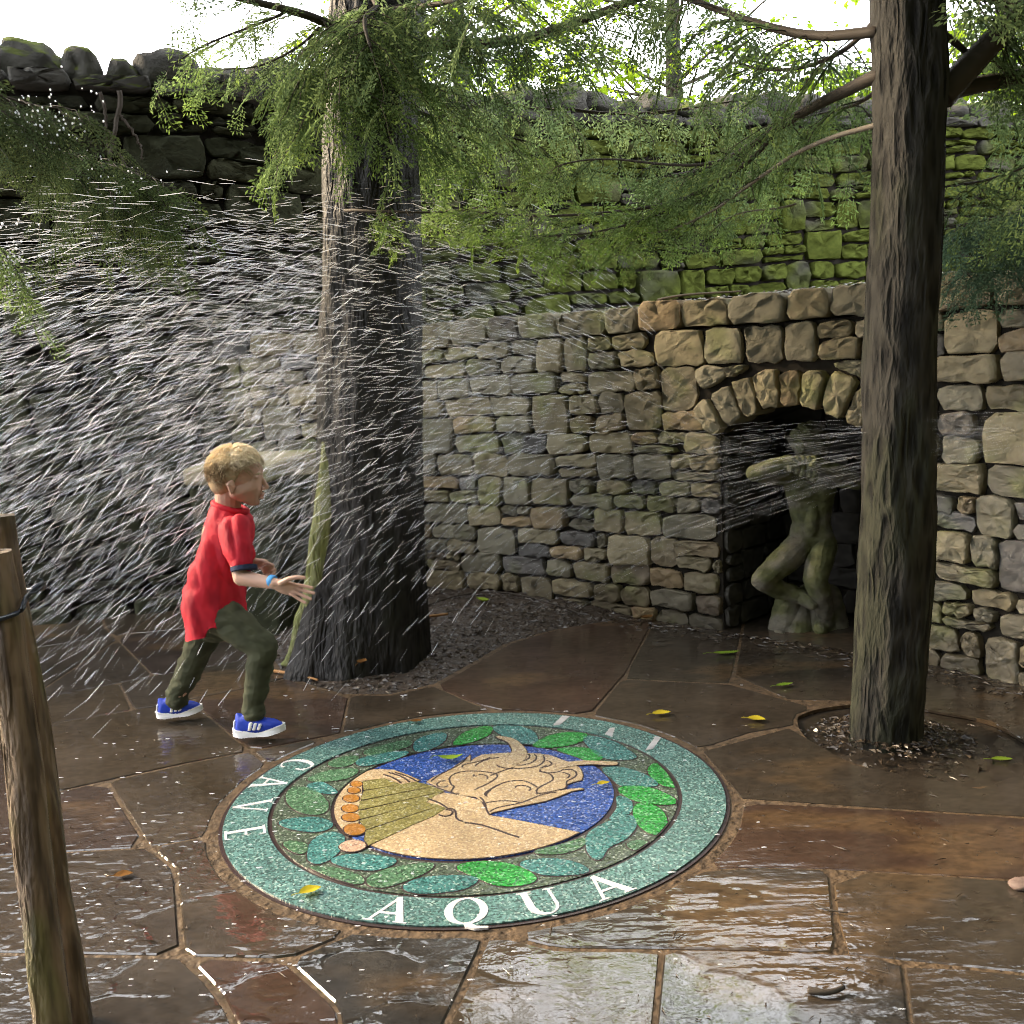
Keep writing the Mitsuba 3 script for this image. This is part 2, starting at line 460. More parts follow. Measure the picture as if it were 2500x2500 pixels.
# soil bed round the left tree, raised towards the wall
def bed_z(x, y):
    d = np.array([-bed.exterior.distance(Point(a, b)) if not bed.contains(Point(a, b)) else bed.exterior.distance(Point(a, b)) for a, b in zip(x, y)])
    p = np.c_[x, y, 0 * x]
    return np.clip(d, -0.05, 0.35) * 0.13 - 0.015 + 0.04 * np.clip(y - 4.9, 0, 1) + np.clip(d * 8, 0, 1) * (0.05 * (meshkit.fbm(p * 5, 3, 3) - 0.5) + 0.03 * (meshkit.fbm(p * 25, 3, 5) - 0.5))


xs, ys = np.meshgrid(np.arange(-1.7, 1.6, 0.03), np.arange(3.9, 6.7, 0.03), indexing='ij')
zs = bed_z(xs.ravel(), ys.ravel())
keep = zs.reshape(xs.shape) > -0.024
idx = np.arange(xs.size).reshape(xs.shape)
q = np.stack([idx[:-1, :-1], idx[1:, :-1], idx[1:, 1:], idx[:-1, 1:]], -1).reshape(-1, 4)
q = q[keep.ravel()[q].all(1)]
m = TM(np.c_[xs.ravel(), ys.ravel(), zs], np.vstack([q[:, :3], q[:, [0, 2, 3]]]))
m.remove_unreferenced_vertices()
solo('soil_bed', m, 'soil', smooth=True, kind='structure')


def scatter_bits(pts, size, flat=0.5, seed=0, sliver=1.0):
    """One mesh of small four-sided chips at the points."""
    g = np.random.default_rng(seed)
    n = len(pts)
    base = np.array([[1, 0, 0], [-0.5, 0.8, 0], [-0.5, -0.8, 0], [0, 0, 1.0]])
    fc = np.array([[0, 1, 3], [1, 2, 3], [2, 0, 3], [0, 2, 1]])
    s = g.uniform(*size, n)[:, None, None]
    b = base[None] * np.array([sliver, 1, 1])[None, None] * s * (1 + 0.4 * g.standard_normal((n, 4, 3)))
    b[:, :, 2] *= flat
    a = g.uniform(0, 2 * np.pi, n)
    c, sn = np.cos(a)[:, None], np.sin(a)[:, None]
    v = np.stack([b[..., 0] * c - b[..., 1] * sn, b[..., 0] * sn + b[..., 1] * c, b[..., 2]], -1) + np.asarray(pts)[:, None]
    f = (fc[None] + 4 * np.arange(n)[:, None, None]).reshape(-1, 3)
    return TM(v.reshape(-1, 3), f), np.repeat(g.random((n, 2)), 4, axis=0)


px = rng.uniform([-1.7, 4.0], [1.5, 6.4], (26000, 2))
pz = bed_z(px[:, 0], px[:, 1])
ok = pz > -0.02
ok &= rng.random(len(px)) < 0.75
m, uv = scatter_bits(np.c_[px, pz][ok], (0.004, 0.013), 0.6, 3, 1.6)
solo('bark_mulch', m, 'mulch', 'dark wet bark mulch spread over the soil around the thick mossy trunk', 'mulch', kind='stuff', uv=uv)

# ------------------------------------------------------------------ the mosaic roundel
MOS = thing('mosaic_roundel', 'round terrazzo mosaic of a horned figure with pan pipes set into the wet paving', 'mosaic')


def P1(L): return [tuple(gnd(500 + .3106 * x, 1720 + .3106 * y, 0.004, 1)[:2]) for x, y in L]
def P2(L): return [tuple(gnd(800 + .2588 * x, 1740 + .2588 * y, 0.004, 1)[:2]) for x, y in L]
def P3(L): return [tuple(gnd(1150 + .2588 * x, 1740 + .2588 * y, 0.004, 1)[:2]) for x, y in L]
def P4(L): return [tuple(gnd(900 + .414 * x, 2000 + .414 * y, 0.004, 1)[:2]) for x, y in L]
def P5(L): return [tuple(gnd(1350 + .2588 * x, 1720 + .2588 * y, 0.004, 1)[:2]) for x, y in L]


def closed(pts, n=48):
    p = np.asarray(pts, float)
    p = np.vstack([p, p[:1]])
    s = np.r_[0, np.cumsum(np.linalg.norm(np.diff(p, axis=0), axis=1) ** 0.7)]
    g = Polygon(CubicSpline(s, p, bc_type='periodic')(np.linspace(0, s[-1], n + 1)[:-1])).buffer(0)
    return g if g.geom_type == 'Polygon' else max(g.geoms, key=lambda q: q.area)


ZB = 0.0
disc = lambda r: Point(*MC).buffer(r, 48)
OV, OV2 = None, None
ov_pts = np.array(P2([(1290, 312), (800, 390), (540, 480), (230, 630), (75, 800), (45, 950), (120, 1130), (400, 1275), (700, 1350), (1100, 1388)]) +
                  P3([(640, 315), (900, 370), (1140, 480), (1300, 600), (1375, 740), (1340, 900), (1150, 1090), (850, 1240), (400, 1340)]))
A_ = np.c_[2 * ov_pts, np.ones(len(ov_pts))]
sol = np.linalg.lstsq(A_, (ov_pts ** 2).sum(1), rcond=None)[0]
OC, OR = sol[:2], math.sqrt(sol[2] + sol[:2] @ sol[:2])
oval = Point(*OC).buffer(OR, 48)
part(MOS, 'black_border', prism(disc(MR0), -0.016, 0.0), 't_line')
part(MOS, 'outer_ring', prism(disc(MR0 - 0.012).difference(disc(0.642)), -0.002, 0.004), 't_ring')
part(MOS, 'wreath_ground', prism(disc(0.628).difference(Point(*OC).buffer(OR + 0.008, 48)), -0.002, 0.003), 't_ground')
part(MOS, 'blue_field', prism(Point(*OC).buffer(OR - 0.008, 48), -0.002, 0.003), 't_blue')
LEAVES = [
    ('t_teal', P3([(230, 135), (420, 130), (560, 170), (610, 225), (590, 290), (450, 280), (330, 225), (250, 180)])), ('t_green', P3([(600, 310), (680, 250), (820, 200), (1000, 190), (1070, 200), (1040, 262), (900, 308), (720, 325)])),
    ('t_teal', P3([(1085, 225), (1200, 235), (1350, 280), (1480, 360), (1540, 425), (1440, 440), (1250, 420), (1130, 330)])), ('t_green', P3([(830, 345), (960, 335), (1110, 345), (1200, 390), (1215, 440), (1130, 450), (1000, 410)])),
    ('t_teal', P3([(1265, 525), (1400, 520), (1560, 560), (1690, 620), (1740, 685), (1600, 690), (1430, 685), (1340, 620)])), ('t_green', P3([(1690, 520), (1740, 485), (1810, 540), (1880, 620), (1920, 700), (1850, 690), (1720, 610)])),
    ('t_green', P3([(1410, 715), (1550, 695), (1700, 720), (1850, 780), (1920, 850), (1800, 862), (1600, 838), (1480, 790)])), ('t_green', P3([(1545, 930), (1590, 865), (1700, 875), (1805, 950), (1835, 1060), (1795, 1145), (1720, 1140), (1600, 1060)])),
    ('t_teal', P3([(1400, 795), (1470, 815), (1505, 860), (1495, 930), (1400, 985), (1330, 1000), (1390, 900)])), ('t_teal', P3([(1105, 1170), (1180, 1095), (1350, 1015), (1495, 975), (1545, 1040), (1500, 1135), (1400, 1215), (1270, 1285), (1200, 1380), (1130, 1330), (1100, 1240)])),
    ('t_sage', P3([(620, 1315), (800, 1265), (1000, 1205), (1055, 1195), (1045, 1250), (950, 1298), (800, 1328)])), ('t_sage', P5([(720, 1315), (800, 1290), (890, 1305), (875, 1340), (800, 1368), (740, 1350)])),
    ('t_teal', P4([(905, 262), (1000, 240), (1150, 245), (1265, 282), (1285, 308), (1180, 325), (1050, 325), (960, 298)])), ('t_green', P4([(535, 280), (620, 258), (800, 264), (935, 312), (975, 358), (900, 385), (760, 385), (640, 338)])),
    ('t_teal', P4([(215, 400), (280, 362), (420, 340), (560, 340), (632, 352), (580, 398), (450, 425), (280, 430)])), ('t_sage', P4([(0, 360), (100, 303), (250, 274), (372, 268), (335, 308), (200, 366), (60, 398)])),
    ('t_teal', P1([(1010, 1220), (1150, 1185), (1350, 1195), (1490, 1230), (1400, 1285), (1250, 1296), (1100, 1268)])), ('t_sage', P1([(1230, 1400), (1100, 1390), (900, 1330), (830, 1290), (960, 1285), (1120, 1320), (1220, 1360)])),
    ('t_teal', P1([(825, 1160), (855, 1075), (980, 1010), (1075, 1035), (1075, 1100), (1015, 1185), (900, 1245), (835, 1225)])), ('t_teal', P1([(600, 925), (760, 895), (930, 905), (990, 955), (900, 995), (750, 985), (640, 960)])),
    ('t_sage', P1([(650, 730), (705, 655), (830, 668), (925, 735), (960, 800), (915, 855), (800, 855), (695, 805)])), ('t_teal', P1([(815, 640), (880, 615), (975, 645), (1022, 698), (950, 695), (860, 675)])),
    ('t_sage', P1([(820, 588), (900, 545), (1050, 515), (1190, 515), (1145, 565), (1000, 598), (870, 602)])), ('t_teal', P1([(1205, 445), (1350, 395), (1500, 375), (1590, 375), (1500, 425), (1350, 465), (1230, 478)])),
    ('t_sage', P1([(1260, 375), (1400, 325), (1590, 285), (1620, 302), (1550, 345), (1400, 382), (1300, 400)])), ('t_teal', P1([(1650, 330), (1685, 275), (1790, 238), (1870, 228), (1870, 290), (1775, 345), (1685, 368)])),
    ('t_green', P2([(1205, 300), (1228, 245), (1350, 168), (1510, 132), (1540, 170), (1475, 228), (1350, 275)])), ('t_sage', P1([(640, 1085), (740, 1085), (795, 1130), (770, 1165), (700, 1150)])),
    ('t_sage', P1([(980, 470), (1080, 420), (1190, 410), (1160, 460), (1060, 490)])),
]
ring_clip = disc(0.624)
for m_, pts in LEAVES:
    g = closed(pts).buffer(0.006).intersection(ring_clip)
    k = part(MOS, 'leaf', prism(g.buffer(0.0045), -0.001, 0.0038), 't_line')
    part(k, 'inlay', prism(g, -0.001, 0.0052), m_)


def piece(name, pts, m_, z, smooth=True, clip=None, gap=0.0035):
    g = closed(pts, 90) if smooth else Polygon(pts).buffer(0)
    if clip is not None:
        g = g.intersection(clip)
    if g.geom_type != 'Polygon':
        g = max(g.geoms, key=lambda q: q.area)
    k = part(MOS, name, prism(g.buffer(gap), -0.001, z - 0.0012), 't_line')
    part(k, 'inlay', prism(g, -0.001, z), m_)
    return k


inner = Point(*OC).buffer(OR - 0.012, 48)
piece('torso', P2([(385, 1265), (640, 1145), (830, 1055), (1000, 985), (1110, 905), (930, 850), (1000, 790), (1100, 758), (1200, 775), (1330, 800), (1440, 830), (1500, 930), (1525, 972), (1700, 1000), (1932, 1045)]) + P3([(440, 1020), (700, 1068), (1020, 1132), (1000, 1300)]) + P2([(1300, 1500), (700, 1500)]), 't_cream', 0.0056, False, inner)
piece('arm', P2([(20, 940), (40, 830), (130, 700), (240, 620), (330, 570), (430, 537), (620, 542), (760, 592), (868, 640), (840, 652), (700, 682), (590, 650), (530, 622), (330, 645), (320, 760), (300, 1000), (255, 1160), (160, 1160), (60, 1060)]), 't_cream', 0.0058, False, Point(*OC).buffer(OR - 0.004, 48))
for j, (a, b, c, d) in enumerate([((330, 655), (530, 622), (850, 655), (340, 735)), ((340, 745), (850, 660), (1000, 700), (310, 830)), ((300, 842), (1000, 705), (1095, 745), (290, 925)), ((290, 935), (1095, 750), (1010, 790), (300, 1012)), ((300, 1022), (930, 850), (1060, 880), (360, 1110)), ((360, 1120), (1060, 885), (1120, 905), (385, 1258))]):
    if j == 0:
        pts = [a, b, (690, 682), c, (800, 672), d]
    elif j == 3:
        pts = [a, b, (1010, 790), (935, 848), d]
    elif j == 5:
        pts = [a, b, c, (1000, 980), (830, 1052), d, (345, 1200)]
    else:
        pts = [a, b, c, d] if j < 3 else [a, b, c, d]
    piece('pan_pipe', P2(pts), 't_olive', 0.0066, False, gap=0.002)
for cx, cy, rx, ry in [(272, 680, 55, 27), (248, 740, 58, 29), (222, 815, 76, 36), (212, 910, 78, 38), (220, 995, 83, 38), (255, 1108, 102, 55)]:
    piece('pipe_end', P2([(cx + rx * math.cos(t), cy + ry * math.sin(t)) for t in np.linspace(0, 2 * np.pi, 13)[:-1]]), 't_orange', 0.0075)
piece('pipe_foot', P2([(110, 1270), (170, 1222), (260, 1210), (350, 1240), (338, 1290), (230, 1320), (140, 1300)]), 't_pink', 0.0075)
piece('head', P2([(1345, 402), (1330, 420), (1270, 465), (1150, 545), (1000, 612), (937, 655), (1050, 710), (1170, 752), (1230, 782), (1400, 800), (1440, 830), (1480, 855), (1505, 920), (1530, 965)]) +
      P3([(190, 950), (440, 890), (700, 840), (840, 790), (950, 745), (1060, 727), (1050, 718), (950, 722), (830, 742), (880, 715), (905, 682), (960, 660), (1045, 640), (1055, 590), (1030, 530), (990, 500), (940, 475), (860, 450), (760, 410), (640, 390), (520, 385), (385, 382), (250, 388), (100, 402)]) + P2([(1390, 432), (1345, 470)]), 't_cream', 0.0066, False)
piece('horn', P3([(525, 400), (520, 360), (490, 320), (420, 262), (330, 235), (240, 230), (245, 240), (330, 275), (372, 320), (388, 360), (380, 385), (345, 430), (330, 470), (420, 492), (490, 460)]), 't_cream', 0.0078)
piece('horn', P3([(800, 492), (870, 478), (1000, 464), (1150, 460), (1300, 468), (1378, 476), (1378, 496), (1200, 496), (1010, 502), (900, 522), (840, 530)]), 't_cream', 0.0078)
FACE = [P2(q) for q in [
    [(1170, 690), (1150, 650), (1165, 605), (1230, 572), (1370, 557), (1500, 567), (1600, 592), (1570, 640), (1500, 682), (1390, 732)], [(1170, 690), (1190, 702), (1170, 740), (1235, 775)], [(1380, 592), (1385, 605), (1405, 605)],
    [(1430, 592), (1490, 600), (1505, 632)], [(1490, 790), (1520, 750), (1590, 695)], [(1440, 808), (1478, 852), (1500, 920), (1522, 962)], [(1310, 430), (1200, 520), (1060, 592), (980, 652)], [(1110, 650), (1055, 660), (1032, 690), (1060, 708), (1130, 700)],
    [(1270, 522), (1280, 502), (1350, 482), (1440, 462), (1530, 430)], [(530, 590), (620, 622), (690, 668)], [(580, 572), (700, 612), (770, 660)], [(640, 572), (760, 612), (830, 648)],
    [(950, 820), (1050, 858), (1120, 902)], [(1055, 970), (1150, 975), (1178, 950), (1120, 922)], [(1130, 908), (1190, 922), (1215, 1000), (1270, 1030)], [(1300, 1045), (1500, 1080), (1700, 1150), (1800, 1180)], [(1540, 600), (1640, 560), (1760, 520)]]] + [P3(q) for q in [
        [(150, 795), (130, 780), (200, 722), (330, 662), (450, 646), (560, 672), (622, 710)], [(420, 712), (440, 696), (500, 696), (550, 740)], [(630, 770), (618, 745), (680, 692), (770, 642), (770, 610), (720, 577), (650, 562)],
        [(620, 772), (700, 762), (840, 732)], [(600, 402), (615, 440), (540, 490), (430, 502)], [(680, 412), (690, 460), (620, 512), (480, 532), (340, 532), (240, 502)], [(545, 400), (550, 430), (500, 462)],
        [(650, 545), (680, 570), (780, 572), (870, 542)], [(660, 530), (710, 505)], [(890, 545), (970, 552), (995, 582), (970, 620), (905, 655), (903, 690), (840, 735)], [(870, 572), (930, 602), (905, 625)],
        [(130, 862), (250, 842), (450, 852)], [(180, 940), (300, 892), (450, 862), (640, 792), (800, 760)], [(40, 510), (120, 460), (260, 430)], [(720, 460), (760, 490), (700, 520)]]]
for pl in FACE:
    g = LineString(spline(pl, 24) if len(pl) > 2 else pl).buffer(0.0028, cap_style=1)
    part(MOS, 'dark_line', prism(g, 0.004, 0.0074), 't_line')

# the letters: serif capitals cut to shape, baseline outwards
def stroke(a, b, w, w2=None):
    a, b = np.array(a, float), np.array(b, float)
    d = unit(b - a)
    nn = np.array([-d[1], d[0]])
    w2 = w if w2 is None else w2
    return Polygon([a + nn * w / 2, a - nn * w / 2, b - nn * w2 / 2, b + nn * w2 / 2])


def serif(x, y, w):
    return box(x - w / 2, y - 0.02, x + w / 2, y + 0.02)


def ell(cx, cy, rx, ry):
    return Polygon([(cx + rx * math.cos(t), cy + ry * math.sin(t)) for t in np.linspace(0, 2 * np.pi, 49)[:-1]])


U_ = shapely.ops.unary_union
GLYPH = {
    'A': U_([stroke((-0.36, 0.02), (0.0, 0.98), 0.07), stroke((0.36, 0.02), (-0.02, 0.98), 0.17, 0.14), stroke((-0.24, 0.33), (0.24, 0.33), 0.07), serif(-0.36, 0.02, 0.26), serif(0.36, 0.02, 0.32)]),
    'V': U_([stroke((-0.36, 0.98), (0.02, 0.02), 0.16, 0.13), stroke((0.34, 0.98), (0.02, 0.04), 0.065), serif(-0.36, 0.98, 0.3), serif(0.34, 0.98, 0.24)]),
    'E': U_([box(-0.26, 0, -0.10, 1), box(-0.34, 0.0, 0.28, 0.06), box(-0.34, 0.94, 0.25, 1.0), box(-0.2, 0.49, 0.14, 0.55), Polygon([(0.19, 0), (0.28, 0), (0.31, 0.22)]), Polygon([(0.17, 1), (0.25, 1), (0.27, 0.8)]), Polygon([(0.12, 0.52), (0.15, 0.4), (0.15, 0.64)])]),
    'C': U_([ell(0, 0.5, 0.46, 0.53).difference(ell(0.05, 0.5, 0.33, 0.475)).difference(Polygon([(0.22, 0.28), (0.9, 0.05), (0.9, 0.95), (0.22, 0.74)])), box(0.28, 0.66, 0.34, 0.96), box(0.29, 0.06, 0.33, 0.26)]),
    'Q': U_([ell(0, 0.5, 0.48, 0.53).difference(ell(0, 0.5, 0.30, 0.475)), Polygon([(-0.06, 0.02), (0.1, 0.02), (0.26, -0.12), (0.5, -0.14), (0.5, -0.2), (0.2, -0.22), (0.02, -0.12)])]),
    'U': U_([box(-0.36, 0.3, -0.2, 1), box(0.27, 0.34, 0.335, 1), serif(-0.28, 0.98, 0.34), serif(0.3, 0.98, 0.26), ell(-0.012, 0.36, 0.348, 0.38).difference(ell(0.035, 0.40, 0.235, 0.36)).intersection(box(-1, -1, 1, 0.36))]),
}


def letter(ch, at, size=0.118, wide=0.85, name=None):
    ang = math.atan2(at[1] - MC[1], at[0] - MC[0])
    out = np.array([math.cos(ang), math.sin(ang)])
    rt_ = np.array([-out[1], out[0]])                                # reading direction, counter-clockwise, tops towards the centre
    r0 = 0.766
    g = shapely.ops.transform(lambda x, y, z=None: (MC[0] + out[0] * (r0 - np.asarray(y) * size) + rt_[0] * np.asarray(x) * size * wide, MC[1] + out[1] * (r0 - np.asarray(y) * size) + rt_[1] * np.asarray(x) * size * wide), GLYPH[ch])
    part(MOS, name or 'letter', prism(g, 0.0, 0.0056), 't_white')


for ch, at in zip('CAVE', P1([(760, 480), (500, 612), (390, 800), (320, 1010)])):
    letter(ch, at)
for ch, at in zip('AQUA', P4([(130, 545), (575, 550), (1010, 472), (1420, 412)])):
    letter(ch, at, wide=0.95)
for q in [[(770, 122), (860, 30), (930, 36), (840, 115)], [(1262, 202), (1312, 145), (1358, 142), (1330, 228)], [(1640, 362), (1740, 222), (1792, 236), (1720, 338)]]:
    part(MOS, 'worn_letter', prism(Polygon(P3(q)), 0.0, 0.0053), 't_faded', label='worn grey letter stroke')


# ------------------------------------------------------------------ walls of separate stones
class Plan:
    """A wall's face in plan: C(s) along it, n(s) outwards (towards the yard)."""

    def __init__(self, pts, curved=True, n=400):
        p = spline(pts, n) if curved else np.vstack([np.linspace(a, b, n // (len(pts) - 1), endpoint=False) for a, b in zip(np.array(pts, float)[:-1], np.array(pts, float)[1:])] + [np.array(pts, float)[-1:]])
        self.p, self.zs = p, None
        self.s = np.r_[0, np.cumsum(np.linalg.norm(np.diff(p, axis=0), axis=1))]
        t = unit(np.gradient(p, axis=0))
        self.n = np.c_[t[:, 1], -t[:, 0]]
        self.L = self.s[-1]

    def at(self, s, d, z):
        c = [np.interp(s, self.s, self.p[:, k]) + d * np.interp(s, self.s, self.n[:, k]) for k in (0, 1)]
        return np.stack([c[0], c[1], z * (self.zs(s) if self.zs else 1.0)], -1)

    def near(self, xy):
        return self.s[np.argmin(np.linalg.norm(self.p - np.asarray(xy), axis=1))]


def stone_mesh(plan, poly, depth, g, back=0.0, N=16, rough=0.007, warp=0.012):
    o = resample(poly, N)
    c = np.array(poly.representative_point().coords[0]) if not poly.contains(poly.centroid) else np.array(poly.centroid.coords[0])
    o = o + g.normal(0, 0.0035, o.shape)
    V, k = [], np.arange(N)
    for sc, dd, am in ((1.0, back, 0), (1.0, depth * 0.8, 0.0), (1.0, depth * 0.8, 0.0), (0.965, depth * 0.96, 0.5), (0.83, depth * 1.02, 1.0), (0.42, depth * 1.05, 1.0)):
        q = c + (o - c) * sc
        V.append(np.c_[q, np.full(N, dd) + am * g.normal(0, rough, N)])
    V.append([[*c, depth * 1.05 + g.normal(0, rough)]])
    V = np.vstack(V)
    tilt = g.normal(0, 0.05, 2)
    front = V[:, 2] > depth * 0.85
    V[front, 2] += ((V[front, :2] - c) @ tilt)
    f = []
    for a in (0, 2, 3, 4):
        a *= N
        f += [np.stack([a + k, a + (k + 1) % N, a + N + (k + 1) % N], 1), np.stack([a + k, a + N + (k + 1) % N, a + N + k], 1)]
    f.append(np.stack([5 * N + k, 5 * N + (k + 1) % N, 0 * k + 6 * N], 1))
    if back < -0.1:
        V = np.vstack([V, [[*c, back]]])
        f.append(np.stack([(k + 1) % N, k, 0 * k + 6 * N + 1], 1))
    s, z = V[:, 0], V[:, 1]
    zz = z + warp * (meshkit.noise(np.c_[s * 1.7, z * 2.0, 0 * z], 5) - 0.5) * 2 * np.clip(z * 3, 0, 1)
    return TM(plan.at(s, V[:, 2], zz), np.vstack(f))


def rubble(L0, L1, rows, wr, g, split=0.16, jump=0.08):
    """Rectangles (s0, s1, z0, z1) of roughly coursed rubble: some courses split in two thin stones, some stones two courses high."""
    out, blocked = [], []
    for i, (z0, z1) in enumerate(rows):
        s, nxt = L0 - g.uniform(0, 0.2), []
        while s < L1:
            w = g.uniform(*wr) * (0.75 + 0.5 * (z1 - z0) / 0.12)
            hit = [b for b in blocked if b[0] < s + w and b[1] > s]
            if hit:
                b = min(hit)
                if b[0] - s > 0.07:
                    out.append((s, b[0], z0, z1))
                s = b[1]
                continue
            u = g.random()
            if u < split and z1 - z0 > 0.10:
                zm = z0 + (z1 - z0) * g.uniform(0.4, 0.6)
                cut = s + w * g.uniform(0.35, 0.65)
                out.append((s, s + w, z0, zm))
                out += [(s, s + w, zm, z1)] if g.random() < 0.4 else [(s, cut, zm, z1), (cut, s + w, zm, z1)]
            elif u < split + jump and i + 1 < len(rows):
                w = max(w, 0.16)
                out.append((s, s + w, z0, rows[i + 1][1]))
                nxt.append((s, s + w))
            else:
                out.append((s, s + w, z0, z1))
            s += w
        blocked = nxt
    return out


def courses(z0, z1, lo, hi, g):
    h = []
    while sum(h) < z1 - z0 - lo * 0.6:
        h.append(g.uniform(lo, hi))
    h = np.array(h) * (z1 - z0) / sum(h)
    e = np.r_[z0, z0 + np.cumsum(h)]
    return list(zip(e[:-1], e[1:]))


def rounded(r, gap, g, soft=0.016):
    s0, s1, z0, z1 = r
    j = g.normal(0, 0.006, 8)
    p = Polygon([(s0 + gap + j[0], z0 + gap + j[1]), ((s0 + s1) / 2, z0 + gap + j[1] / 2), (s1 - gap + j[2], z0 + gap + j[3]), (s1 - gap + j[4], z1 - gap + j[5]), ((s0 + s1) / 2, z1 - gap + abs(j[7])), (s0 + gap + j[6], z1 - gap + j[7])]).buffer(0)
    q = min(soft, 0.42 * (z1 - z0 - 2 * gap), 0.42 * (s1 - s0 - 2 * gap))
    return p.buffer(-q).buffer(q, 4) if q > 0.004 else p


def strips(plan, poly, d0, d1, step=0.2):
    ms = []
    a, _, b, _ = poly.bounds
    cuts = np.arange(a, b + step, step)
    for x0, x1 in zip(cuts[:-1], cuts[1:]):
        g = poly.intersection(box(x0, -1, x1, 9))
        for q in getattr(g, 'geoms', [g]):
            if q.geom_type == 'Polygon' and q.area > 1e-5:
                m = trimesh.creation.extrude_polygon(q, d1 - d0, engine='earcut')
                v = np.array(m.vertices)
                m.vertices = plan.at(v[:, 0], v[:, 2] + d0, v[:, 1])
                m.invert()
                ms.append(m)
    return cat(ms)


g1 = np.random.default_rng(11)
LOW = Plan([(-2.3, 6.45), (-1.53, 6.22), (-0.57, 6.08), (-0.07, 5.83), (0.54, 5.40), (1.04, 4.95), (1.56, 4.47), (1.86, 4.12), (2.12, 3.65), (2.32, 3.0), (2.4, 2.2)])
HL = 1.63
sN0, sN1 = LOW.near((1.04, 4.95)), LOW.near((1.04, 4.95)) + 0.74
ZS, RISE = 0.985, 0.13                                                # springing of the niche's arch, its rise
half = (sN1 - sN0) / 2
RA = (half ** 2 + RISE ** 2) / (2 * RISE)
cA = np.array([(sN0 + sN1) / 2, ZS + RISE - RA])
phi = math.asin(half / RA)
arcp = lambda r, n=24, e=0.0: [(cA[0] + r * math.sin(t), cA[1] + r * math.cos(t)) for t in np.linspace(-phi - e, phi + e, n)]
opening = Polygon([(sN0, -0.2)] + arcp(RA) + [(sN1, -0.2)])
VH = 0.185
archzone = Polygon(arcp(RA + VH + 0.012, e=0.06) + arcp(RA - 0.02, e=0.06)[::-1])
LW = thing('low_stone_wall', 'curved low wall of tan rubble stones with an arched niche', 'wall')
part(LW, 'core', strips(LOW, box(0.4, -0.05, LOW.L, HL - 0.14).difference(opening), -0.42, 0.004), 'joint')
frame_lo, frame_hi = LOW.near((-1.7, 6.27)), LOW.near((2.13, 3.6))
far_ = []


def put(plan, parent, name, poly, bsdf, g, depth, stuff=None, **k):
    m = stone_mesh(plan, poly, depth, g, **k)
    uv = np.tile(g.random(2), (len(m.vertices), 1))
    if stuff is not None:
        stuff.append((m, uv))
    else:
        part(parent, name, m, bsdf, smooth=True, uv=uv)


rows = courses(-0.02, HL - 0.145, 0.075, 0.135, g1)
big_ = []
for r in rubble(LOW.near((-1.75, 6.3)), LOW.L - 0.05, rows, (0.13, 0.27), g1, 0.12, 0.07):
    p = rounded(r, 0.006, g1)
    if p.intersects(opening) or p.intersects(archzone):
        p = p.difference(opening.buffer(0.004)).difference(archzone)
        if p.geom_type != 'Polygon':
            p = max(p.geoms, key=lambda q: q.area, default=Polygon())
        p = p.buffer(-0.012).buffer(0.012)
        if p.geom_type != 'Polygon' or p.area < 0.0022:
            continue
    if p.is_empty:
        continue
    c = p.centroid.x
    big_.append((p.area / np.linalg.norm(LOW.at(np.array([c]), np.zeros(1), np.zeros(1))[0]) ** 2 * (frame_lo < c < frame_hi), p))
limit = sorted([q[0] for q in big_])[-min(298, len(big_))]
for q, p in big_:
    put(LOW, LW, 'stone', p, 'stone_low', g1, g1.uniform(0.03, 0.06), None if q >= limit else far_)
a = -phi - 0.07
while a < phi + 0.02:
    w = g1.uniform(0.085, 0.125) / (RA + 0.06)
    b = min(a + w, phi + 0.07)
    rad = lambda r, t: (cA[0] + r * math.sin(t), cA[1] + r * math.cos(t))
    e, top = 0.007 / RA, RA + VH - g1.uniform(0, 0.03)
    p = Polygon([rad(RA - g1.uniform(-0.004, 0.012), a + e), rad(RA - 0.004, b - e), rad(top, b - e), rad(top + g1.uniform(-0.01, 0.01), a + e)])
    if p.area > 0.004:
        put(LOW, LW, 'arch_stone', p.buffer(-0.018).buffer(0.018, 4), 'stone_low', g1, g1.uniform(0.045, 0.065), back=-0.15)
    a = b
s = LOW.near((-1.75, 6.3))
while s < LOW.L - 0.1:
    w = g1.uniform(0.19, 0.29)
    put(LOW, LW, 'capping_stone', rounded((s, s + w, HL - 0.145, HL + g1.uniform(-0.012, 0.012)), 0.006, g1, 0.02), 'stone_low', g1, g1.uniform(0.04, 0.065), None if frame_lo < s < frame_hi else far_, back=-0.42)
    s += w
part(LW, 'outlying_stone', cat([m for m, _ in far_]), 'stone_low', smooth=True, uv=np.vstack([u for _, u in far_]), kind='stuff')

# inside of the niche: rubble sides and back, vault
q0, q1 = LOW.at(np.array([sN0, sN1]), np.array([0.02, 0.02]), np.zeros(2))[:, :2]
b0, b1 = LOW.at(np.array([sN0, sN1]), np.array([-0.62, -0.62]), np.zeros(2))[:, :2]
for nm, pts in (('l', [q0, b0]), ('b', [b0, b1]), ('r', [b1, q1])):
    pl = Plan(pts, curved=False, n=40)
    part(LW, 'niche_lining', strips(pl, box(0, -0.05, pl.L, ZS + RISE + 0.06), -0.05, 0.0), 'joint')
    for r in rubble(0.02, pl.L - 0.02, courses(0.0, ZS + RISE, 0.1, 0.17, g1), (0.16, 0.3), g1, 0.1, 0):
        r = (max(r[0], 0.01), min(r[1], pl.L - 0.01), r[2], r[3])
        if r[1] - r[0] > 0.06:
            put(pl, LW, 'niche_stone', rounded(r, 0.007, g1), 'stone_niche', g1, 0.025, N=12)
v = []
for dd in (0.0, -0.3, -0.64):
    v += [LOW.at(np.array([x]), np.array([dd]), np.array([z]))[0] for x, z in arcp(RA + 0.01, 20, 0.05)]
k = np.arange(19)
